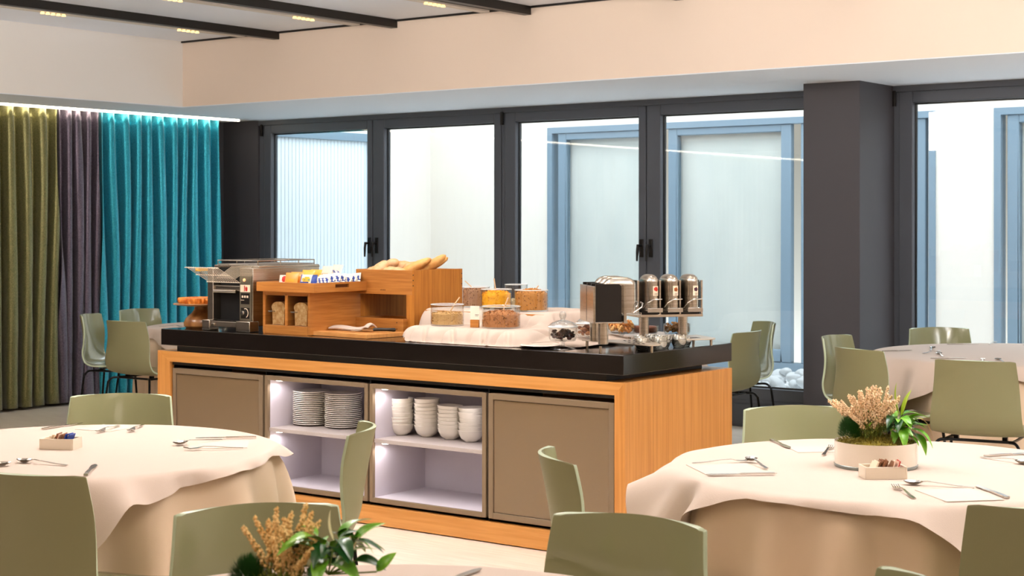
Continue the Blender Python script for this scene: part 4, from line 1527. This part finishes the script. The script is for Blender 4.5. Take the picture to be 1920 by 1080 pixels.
# footed jars and dishes
def footed(x, y, label, r, h, lid, fillc, fill, heap, kind, seed, fh=.036, cat='jar'):
    t = thing('footed_glass_jar', label, cat, (x, y, TZ), group='footed glass dishes by the dispensers')
    MB().lathe([(0, 0), (.062, 0), (.060, .003), (.012, .010), (.009, .016), (.009, fh - .008), (.02, fh), (0, fh)], 32).build('foot', GLASS, t, smooth=60)
    MB().lathe([(0, fh), (r * .9, fh), (r, fh + .012), (r, fh + h), (r - .003, fh + h), (r - .003, fh + .014), (r * .88, fh + .004), (0, fh + .004)], 40).build('glass', BOWLG, t, smooth=60)
    if lid:
        L = MB()
        z = fh + h
        L.lathe([(r + .003, z), (r + .003, z + .004), (r * .75, z + .020), (r * .3, z + .029), (.010, z + .032), (.010, z + .036), (.0155, z + .046), (.0155, z + .062), (.010, z + .070), (0, z + .071)], 36)
        L.build('lid', GLASS, t, smooth=60)
        MB().lathe([(r + .0035, z - .003), (r + .0055, z), (r + .0035, z + .004)], 36).build('lid_rim', mat('rim_glass', 'e8eef0', .05, spec=.9), t)
    g = MB()
    rnd = random.Random(seed)
    R0 = r - .006
    if kind == 'cake':
        g.lathe([(R0, fh + .006), (R0, fh + fill), (R0 * .9, fh + fill + .008), (0, fh + fill + .010)], 32)
    else:
        n_, s0 = {'berry': (90, .010), 'nut': (120, .009), 'pastry': (34, .019), 'date': (60, .012)}[kind]
        for k in range(n_):
            q = rnd.random() ** .5
            a = rnd.uniform(0, 6.3)
            s_ = s0 * rnd.uniform(.8, 1.2)
            zz = fh + .006 + s_ * .6 + rnd.random() * (fill + heap * (1 - q * q) - s_ * .6)
            rr = min(q * R0, R0 - s_ * .9)
            g.cur = k % 2
            M = T(rr * math.cos(a), rr * math.sin(a), zz, rz=rnd.uniform(0, 6), rx=rnd.uniform(-1, 1))
            if kind == 'pastry':
                pts = [(s_ * math.cos(w) * .8, s_ * .5 * math.sin(w), s_ * .5 * math.sin(2 * w)) for w in [i_ * 1.0 for i_ in range(7)]]
                g.tube(pts, s_ * .33, 6, M)
            else:
                g.ball((0, 0, 0), s_, 7, 5, M, sq=(1, .8, .6))
    o = g.build('filling', [mat('fill%da' % seed, fillc[0], .4, coat=.2), mat('fill%db' % seed, fillc[1], .5)], t, smooth=180)
    o['kind'] = 'stuff'
    return t


footed(-4.365, 6.165, 'lidded footed glass jar of dark dried berries, nearest the front edge', .066, .066, True, ('4a1a14', '2c0f0e'), .040, .004, 'berry', 21)
footed(-4.420, 6.47, 'lidded footed glass jar of brown dates behind the berry jar', .066, .066, True, ('8c4a24', 'a86838'), .046, .004, 'date', 22)
footed(-4.420, 6.75, 'open footed glass dish heaped with golden fried pastries', .072, .042, False, ('d89048', 'ecb870'), .040, .024, 'pastry', 23, cat='dish')
footed(-4.345, 6.85, 'footed glass dish with a flat brown cake behind the dispenser column', .066, .040, False, ('8c5038', '9c6048'), .028, 0, 'cake', 24, cat='dish')
footed(-4.185, 6.89, 'footed glass dish of mixed nuts between the dispenser columns', .066, .052, False, ('b07c38', '7c5420'), .046, .004, 'nut', 25, cat='dish')
yt_ = thing('spread_dish', 'flat dish with yellow spread behind the first dispenser column', 'dish', (-4.33, 6.60, TZ))
MB().lathe([(0, 0), (.055, 0), (.068, .012), (.065, .013), (.053, .004), (0, .004)], 32).build('dish', CERAM, yt_)
MB().lathe([(.056, .004), (.060, .010), (0, .013)], 32).build('spread', YEL, yt_)
wp = MB().lathe([(0, 0), (.05, 0), (.10, .010), (.098, .012), (.05, .003), (0, .003)], 40).build('serving_plate', CERAM, loc=(-4.475, 6.14, TZ + .003))
tag(wp, 'flat white plate between the riser cloth and the berry jar', 'plate')
nf_ = thing('serving_fork', 'steel serving fork on the flat white plate by the berry jar', 'fork', (-4.45, 6.16, TZ + .017), R_(25))
g = MB()
strip(g, [(0.055, 0, .006), (0.035, 0, .011), (0.0, 0, .010), (-0.05, 0, .005), (-.075, 0, .004)], [.009, .003, .003, .0048, .006])
g.build('handle', STEEL, nf_)

# drink-cereal dispensers


def dispenser(x, y, rz, label):
    t = thing('cereal_dispenser', label, 'dispenser', (x, y, TZ), rz)
    p = [(-.19, .065), (-.19, -.17)]
    for q in range(9):
        a = PI + q * PI / 8 * .5
        p.append((-.13 + .06 * math.cos(a), -.17 + .07 * math.sin(a)))
    for q in range(9):
        a = 1.5 * PI + q * PI / 16
        p.append((.13 + .06 * math.cos(a), -.17 + .07 * math.sin(a)))
    p += [(.19, -.17), (.19, .065)]
    MB().prism(p[1:], .031, .036).add([], []).build('base_plate', BRUSHP, t, bevel=.001)
    s_ = MB()
    for i in range(3):
        for k in range(3):
            s_.box(-.12 + i * .10, -.08 + i * .10, -.17 + k * .022, -.162 + k * .022, .0361, .0366)
    s_.build('drain_slot', DARK, t, smooth=0)
    for sx in (-.165, .165):
        for sy in (-.19, .045):
            MB().lathe([(.007, 0), (.007, .031)], 12, T(sx, sy, 0)).build('plate_leg', BRUSH, t)
    for sx in (-.1, .1):
        MB().lathe([(.0235, .036), (.0235, .135)], 28, T(sx, .02, 0)).build('column', BRUSH, t)
    g = MB()
    g.box(-.167, .167, -.055, .075, .133, .139)
    g.box(-.167, .167, .068, .078, .133, .30)
    for sx in (-.1625, -.051, .051, .1625):
        g.box(sx - .0045, sx + .0045, -.075, -.062, .133, .31)
    g.box(-.167, .167, -.079, -.074, .133, .146)
    g.build('frame', BRUSH, t, bevel=.001)
    MB().box(-.002, .002, .0781, .0786, .139, .30).build('back_joint', BLKP, t, smooth=0)
    for sx in (-.157, -.056, -.046, .046, .056, .157):
        MB().prism([(-.052, .14), (.066, .14), (.066, .310), (-.042, .310), (-.052, .300)], sx - .004, sx + .004,
                   Matrix(((0, 0, 1, 0), (1, 0, 0, 0), (0, 1, 0, 0), (0, 0, 0, 1)))).build('side_plate', BLKP, t, smooth=0)
    g = MB()
    for sx in (-.102, 0, .102):
        g.box(sx - .043, sx + .043, -.071, .06, .141, .166)
    g.build('lower_block', BLKP, t, bevel=.001)
    FRU = [('red_fruit', 'd8321e'), ('mixed_fruit', 'b8642c'), ('dark_berries', '4a1c2c')]
    for i, sx in enumerate((-.102, 0, .102)):
        g = MB()
        # deep container with domed top: stadium plan extruded, top rounded over
        def cf(u, v, sx=sx):
            a = u * 2 * PI
            w2, d2 = .0315, .044
            if v < .72:
                k, z = 1.0, .176 + (v / .72) * .128
            else:
                q = (v - .72) / .28 * PI / 2
                k, z = math.cos(q), .304 + .036 * math.sin(q)
            cx, cy = math.cos(a), math.sin(a)
            x_ = w2 * cx * k
            y_ = (d2 * (1 if cy > 0 else -1) * (abs(cy) > 1e-9)) * (1 if v < .72 else (.5 + .5 * k)) + w2 * cy * k
            return (sx + x_, -.055 + y_, z)
        g.grid(cf, 40, 26, closeu=True)
        cn_ = g.build('canister', BRUSH, t, smooth=60)
        g = MB()
        g.box(sx - .040, sx + .040, -.146, -.060, .166, .172)
        g.box(sx - .038, sx + .038, -.150, -.144, .160, .180)
        g.box(sx - .034, sx + .034, -.142, .03, .172, .177)
        g.build('clamp', STEEL, t, bevel=.001)
        g = MB()
        g.tube([(sx - .046, -.110, .180), (sx - .040, -.150, .205), (sx - .015, -.160, .220), (sx + .03, -.160, .223)], .0036, 8)
        g.build('lever', STEEL, t)
        g = MB()
        y_f = -.055 - .044 - .0315
        pts = []

        def st(u, v, sx=sx):
            xx = -.006 + (u) * .030
            yy = y_f + (.0315 - math.sqrt(max(0, .0315 ** 2 - xx ** 2))) - .0006
            return (sx + xx, yy, .238 + v * .047)
        g.grid(st, 8, 2)
        lab_ = g.build('label', CREAMP, cn_, smooth=180)
        g = MB()
        for q in range(5 if i else 3):
            an = q * 1.3
            xx = .009 + .005 * math.cos(an) * (1 if i else .5)
            yy = y_f + (.0315 - math.sqrt(.0315 ** 2 - xx ** 2)) - .001
            g.ball((sx + xx, yy, .268 + .005 * math.sin(an)), .0055 if i else .0085, 10, 6, sq=(1, .15, 1))
        o = g.build('fruit_picture', mat(FRU[i][0], FRU[i][1], .5), t, smooth=180)
        g = MB()
        for q in range(2):
            g.box(sx + .001, sx + .018, y_f - .0005, y_f + .004, .2435 + q * .005, .2447 + q * .005)
        g.build('label_lines', INK, t, smooth=0)
    return t


dispenser(-4.153, 6.726, R_(51.5), 'triple steel dispenser facing the viewer, with fruit labels, at the right end of the buffet')
dispenser(-4.152, 6.186, R_(135), 'triple steel dispenser seen from its side, left of the one with fruit labels')

# small glass dishes on the corner
gd = MB().lathe([(0, 0), (.022, 0), (.024, .003), (.0335, .022), (.0355, .034), (.034, .0345), (.031, .022), (.021, .006), (0, .005)], 24).mesh('glass_dish', pane_mat('dish_glass', (0.97, 0.97, 0.93, 1), 7.0), 60)
k = 0
for i, (x, y, n, lb) in enumerate([(-4.010, 6.300, 2, 'left front'), (-3.965, 6.375, 2, 'front'), (-4.005, 6.470, 2, 'middle'), (-3.965, 6.545, 2, 'right'), (-4.080, 6.400, 2, 'back left'),
                                   (-4.075, 6.490, 2, 'back middle'), (-3.985, 6.630, 1, 'rightmost')]):
    for q in range(n):
        o = bpy.data.objects.new('glass_dish', gd)
        col.objects.link(o)
        o.location = (x, y, TZ + q * .020)
        o.scale = (1.08, 1.08, 1.15)
        tag(o, 'clear glass dish, %s in the %s stack at the worktop corner' % ('upper' if q else 'lower', lb), 'dish', 'small glass dishes at the worktop corner')

# ------------------------------------------------------------------ planters and sachet boxes
LEAF = mat('glossy_green_leaf', '4f9a1c', .3, vary='8cc43c', vscale=(20, 20, 20), coat=.2)
LEAFD = mat('dark_green_leaf', '1f5420', .3, coat=.2)
LEAFY = mat('yellow_green_leaf', 'a8c03a', .35)
SPATH = mat('cream_spathe', 'e8dcae', .5)
WITH = mat('withered_leaf', 'd8b060', .6)
STEMM = mat('green_stem', '6c8434', .5)
BUD = mat('dry_heather_buds', 'f6dcb8', .8, vary='e2bc90', vscale=(60, 60, 60))
BUDN = mat('ochre_heather_buds', 'ffdf9f', .8, vary='e6b870', vscale=(60, 60, 60))
MOSS = mat('olive_moss', '6c6018', .95, vary='948428', vscale=(50, 50, 50), bump=1, bscale=150)
NEED = mat('dark_needles', '1e5416', .6)
FROST = mat('frosted_white_glass', 'efe4d4', .08, coat=.8)
CLRB = mat('thick_glass_base', '8c9696', .05, metal=.3)


def leaf_mesh(name, m, L=.075, w_=.014, droop=.35):
    def fn(u, v):
        hw = w_ * (math.sin(PI * min(1, v ** .8)) ** .8) * (1 if v < 1 else 0)
        x = v * L
        z = .12 * L * math.sin(PI * v * .8) - droop * L * v * v + abs(u - .5) * 2 * hw * .35
        return (x, (u - .5) * 2 * hw, z)
    return MB().grid(fn, 5, 10).mesh(name, m, 180)


LM = {k: leaf_mesh('leaf', m, *a) for k, (m, a) in {'g': (LEAF, (.08, .017, .35)), 'd': (LEAFD, (.08, .017, .5)), 'y': (LEAFY, (.085, .010, -.1)), 's': (SPATH, (.06, .011, -.1)),
                                                   'w': (WITH, (.075, .007, .9))}.items()}


def planter(x, y, rz, label, bm_, flip, seed, leaves, sprigs, spread=.62, tall=1.0, zup=0.0):
    t = thing('heather_planter', label, 'plant', (x, y, .7488), rz)
    MB().lathe([(.118, .0), (.126, .002), (.127, .010), (.127, .080), (.124, .080), (.124, .016), (0, .014)], 56).build('glass_bowl', FROST, t)
    MB().lathe([(.1265, .0005), (.1285, .003), (.1285, .009), (.1265, .011)], 56).build('clear_base', CLRB, t)
    rnd = random.Random(seed)
    g = MB()

    def fm(u, v):
        a = u * 2 * PI
        r = .123 * (1 - v)
        n_ = noise.noise(Vector((r * math.cos(a) * 30, r * math.sin(a) * 30, seed)))
        return (max(r, 1e-5) * math.cos(a), max(r, 1e-5) * math.sin(a), .070 + .022 * (1 - (r / .123) ** 2) + .009 * n_)
    g.grid(fm, 60, 20, closeu=True)
    for k in range(700):
        a = rnd.uniform(0, 6.3)
        r = .118 * math.sqrt(rnd.random())
        p = Vector((r * math.cos(a), r * math.sin(a), .074 + .020 * (1 - (r / .123) ** 2)))
        q = p + Vector((rnd.uniform(-.01, .01), rnd.uniform(-.01, .01), rnd.uniform(.004, .014)))
        e = Vector((rnd.uniform(-.001, .001), rnd.uniform(-.001, .001), 0)) + Vector((.0008, 0, 0))
        g.add([p - e, p + e, q], [(0, 1, 2)])
    o = g.build('moss', MOSS, t, smooth=180)
    o['kind'] = 'stuff'
    # heather sprigs
    hx = -.02 * flip
    for k in range(sprigs):
        a = rnd.uniform(-1.25, 1.25)
        lean = a * spread
        base = Vector((hx + rnd.uniform(-.025, .025), rnd.uniform(-.03, .03), .08))
        L = tall * rnd.uniform(.13, .185) * (1 - .10 * abs(a))
        tip = base + Vector((math.sin(lean) * L * flip * .95, rnd.uniform(-.055, .055), math.cos(lean) * L))
        mid = (base + tip) / 2 + Vector((math.sin(lean) * -.012, 0, .006))
        g = MB()
        g.cur = 0
        g.tube([base, mid, tip], [.0014, .0011, .0006], 4)
        g.cur = 1
        nb = 46
        for q in range(nb):
            f_ = .38 + .62 * q / nb
            p = (base.lerp(mid, f_ * 2) if f_ < .5 else mid.lerp(tip, f_ * 2 - 1))
            w_ = .0078 * (1.15 - f_ * .85)
            aa = q * 2.4
            c_ = p + Vector((math.cos(aa) * w_, math.sin(aa) * w_, rnd.uniform(-.002, .002)))
            s_ = rnd.uniform(.0028, .0044)
            g.add([c_ + Vector(d_) * s_ for d_ in ((1, 0, 0), (-1, 0, 0), (0, 1, 0), (0, -1, 0), (0, 0, 1.2), (0, 0, -1.2))],
                  [(0, 2, 4), (2, 1, 4), (1, 3, 4), (3, 0, 4), (2, 0, 5), (1, 2, 5), (3, 1, 5), (0, 3, 5)])
        g.build('heather_sprig', [STEMM, bm_], t, smooth=0)
    g = MB()
    for k in range(900):
        a = rnd.uniform(0, 6.3)
        r = .02 + .035 * rnd.random()
        p = Vector((hx + r * math.cos(a), r * math.sin(a), .08 + rnd.random() * .05))
        q = p + Vector((rnd.uniform(-.012, .012), rnd.uniform(-.012, .012), rnd.uniform(.004, .016)))
        e = Vector((.0011, 0, 0))
        g.add([p - e, p + e, q], [(0, 1, 2)])
    o = g.build('heather_foliage', LEAFY if False else mat('olive_foliage', '6c7424', .7), t, smooth=0)
    o['kind'] = 'stuff'
    # needle clump
    g = MB()
    for k in range(1500):
        u_, v_ = rnd.uniform(0, 6.3), math.acos(rnd.uniform(-.1, 1))
        dd = Vector((math.sin(v_) * math.cos(u_), math.sin(v_) * math.sin(u_), math.cos(v_)))
        c_ = Vector((-.082 * flip, -.005, .098))
        p = c_ + Vector((dd.x * .026, dd.y * .035, dd.z * .042))
        q = p + dd * rnd.uniform(.010, .018) + Vector((0, 0, .008))
        e = dd.cross(Vector((.3, .5, .8))).normalized() * .0012
        g.add([p - e, p + e, q], [(0, 1, 2)])
    o = g.build('needle_clump', NEED, t, smooth=0)
    o['kind'] = 'stuff'
    # leafy plant
    c0 = Vector((.062 * flip, 0, .085 + zup))
    for k in range(leaves):
        a = rnd.uniform(0, 6.3)
        up = rnd.random()
        L = rnd.uniform(.02, .075)
        p = c0 + Vector((math.cos(a) * L * .5, math.sin(a) * L * .6, .01 + up * .060))
        ty_ = 'g' if rnd.random() < .7 else 'd'
        o = bpy.data.objects.new('leaf', LM[ty_])
        col.objects.link(o)
        o.parent = t
        o.location = p
        s_ = rnd.uniform(.6, 1.05)
        o.scale = (s_, s_, s_)
        o.rotation_euler = (rnd.uniform(-.3, .3), rnd.uniform(-.65, .25), a)
    return t, c0


def addleaf(t, kind, p, rot, s_, stem=None):
    o = bpy.data.objects.new('leaf', LM[kind])
    col.objects.link(o)
    o.parent = t
    o.location = p
    o.rotation_euler = tuple(R_(v) for v in rot)
    o.scale = (s_, s_, s_)
    if stem:
        MB().tube([stem, p], .0016, 5).build('stem', STEMM, t)


p1, c0 = planter(-2.133, 4.70, R_(37.1), 'heather and leafy green plant in a white glass bowl on the right table', BUD, 1, 31, 44, 66)
addleaf(p1, 'y', (.076, 0, .155), (0, -86, 0), 1.25, c0)
addleaf(p1, 'y', (.080, 0, .150), (20, -62, 0), 1.1, c0)
addleaf(p1, 'g', (.055, .02, .15), (0, -60, 160), .7, c0)
addleaf(p1, 'w', (.125, -.01, .150), (0, 15, -5), .9, (.09, 0, .11))
addleaf(p1, 'g', (.10, -.03, .12), (0, 25, -25), 1.1)
addleaf(p1, 'g', (.11, -.02, .105), (0, 35, -55), 1.0)
addleaf(p1, 'g', (.07, -.05, .12), (0, 30, -95), .9)
p2, c0 = planter(-2.075, 2.09, R_(37.1), 'heather and white-flowered leafy plant at the bottom edge of the photo, on the nearest table', BUDN, 1, 47, 40, 24, .42, .92, .035)
addleaf(p2, 's', (.074, 0, .180), (0, -88, 0), .95, c0)
addleaf(p2, 's', (.094, -.01, .135), (90, -80, 0), 1.0, c0)
addleaf(p2, 's', (.102, -.02, .132), (0, -62, 0), 1.1, c0)
addleaf(p2, 'y', (.022, 0, .165), (0, -120, 0), .6, c0)
addleaf(p2, 'g', (.108, 0, .172), (25, -48, 0), .85, c0)
addleaf(p2, 'g', (.150, 0, .125), (60, -48, 10), .6, c0)
addleaf(p2, 'd', (.05, .01, .150), (20, -22, 175), 1.1, c0)
addleaf(p2, 'g', (.0, .01, .172), (30, 0, 170), .45, c0)
addleaf(p2, 'd', (.11, 0, .145), (30, 0, 0), .7, c0)


def sachet_box(x, y, rz, w_, label, kinds, seed):
    t = thing('sachet_box', label, 'box', (x, y, .7490), rz, 'cream sachet boxes on the tables')
    d_, h_ = .075, .036
    g = MB()
    for (a_, b_, c_, e_) in ((-w_ / 2, w_ / 2, -d_ / 2, -d_ / 2 + .005), (-w_ / 2, w_ / 2, d_ / 2 - .005, d_ / 2), (-w_ / 2, -w_ / 2 + .005, -d_ / 2, d_ / 2), (w_ / 2 - .005, w_ / 2, -d_ / 2, d_ / 2)):
        g.box(a_, b_, c_, e_, 0, h_)
    g.box(-w_ / 2, w_ / 2, -d_ / 2, d_ / 2, 0, .004)
    g.build('box', CERAMM, t, bevel=.0015)
    rnd = random.Random(seed)
    ms = [MB().box(-.0016, .0016, -.022, .022, 0, .048).mesh('sachet', m_, 0) for m_ in (BROWNP, PINKP, CREAMP, BLUEP, REDP)]
    n_ = len(kinds)
    for k, kd in enumerate(kinds):
        o = bpy.data.objects.new('sachet', ms[kd])
        col.objects.link(o)
        o.location = Vector((x, y, .7490)) + Matrix.Rotation(rz, 3, 'Z') @ Vector((-w_ / 2 + .018 + k * (w_ - .04) / n_, rnd.uniform(-.008, .008), .0055))
        o.rotation_euler = (0, R_(22 + rnd.uniform(-8, 8)), rz + R_(rnd.uniform(-10, 10)))
        cn2 = ['brown', 'pale pink', 'cream', 'blue', 'red'][kd]
        oth = ['leftmost', 'second from the left', 'third from the left', 'fourth from the left', 'fifth from the left', 'sixth from the left', 'seventh from the left',
               'eighth from the left', 'ninth from the left', 'tenth from the left', 'rightmost'][k if k < n_ - 1 else 10]
        tag(o, '%s sachet, %s, in the box on the %s table' % (cn2, oth, 'right' if seed == 1 else 'left'), 'sachet', 'sachets in the cream boxes')


sachet_box(-2.020, 4.500, R_(37.1 + 4), .125, 'cream box of brown sachets in front of the heather planter', [2, 2, 0, 0, 0, 0, 0, 0, 1, 1, 4], 1)
sachet_box(-4.49, 3.42, R_(37.1 - 8), .118, 'cream box of sachets in the middle of the left table', [2, 2, 0, 1, 0, 1, 3, 3], 2)
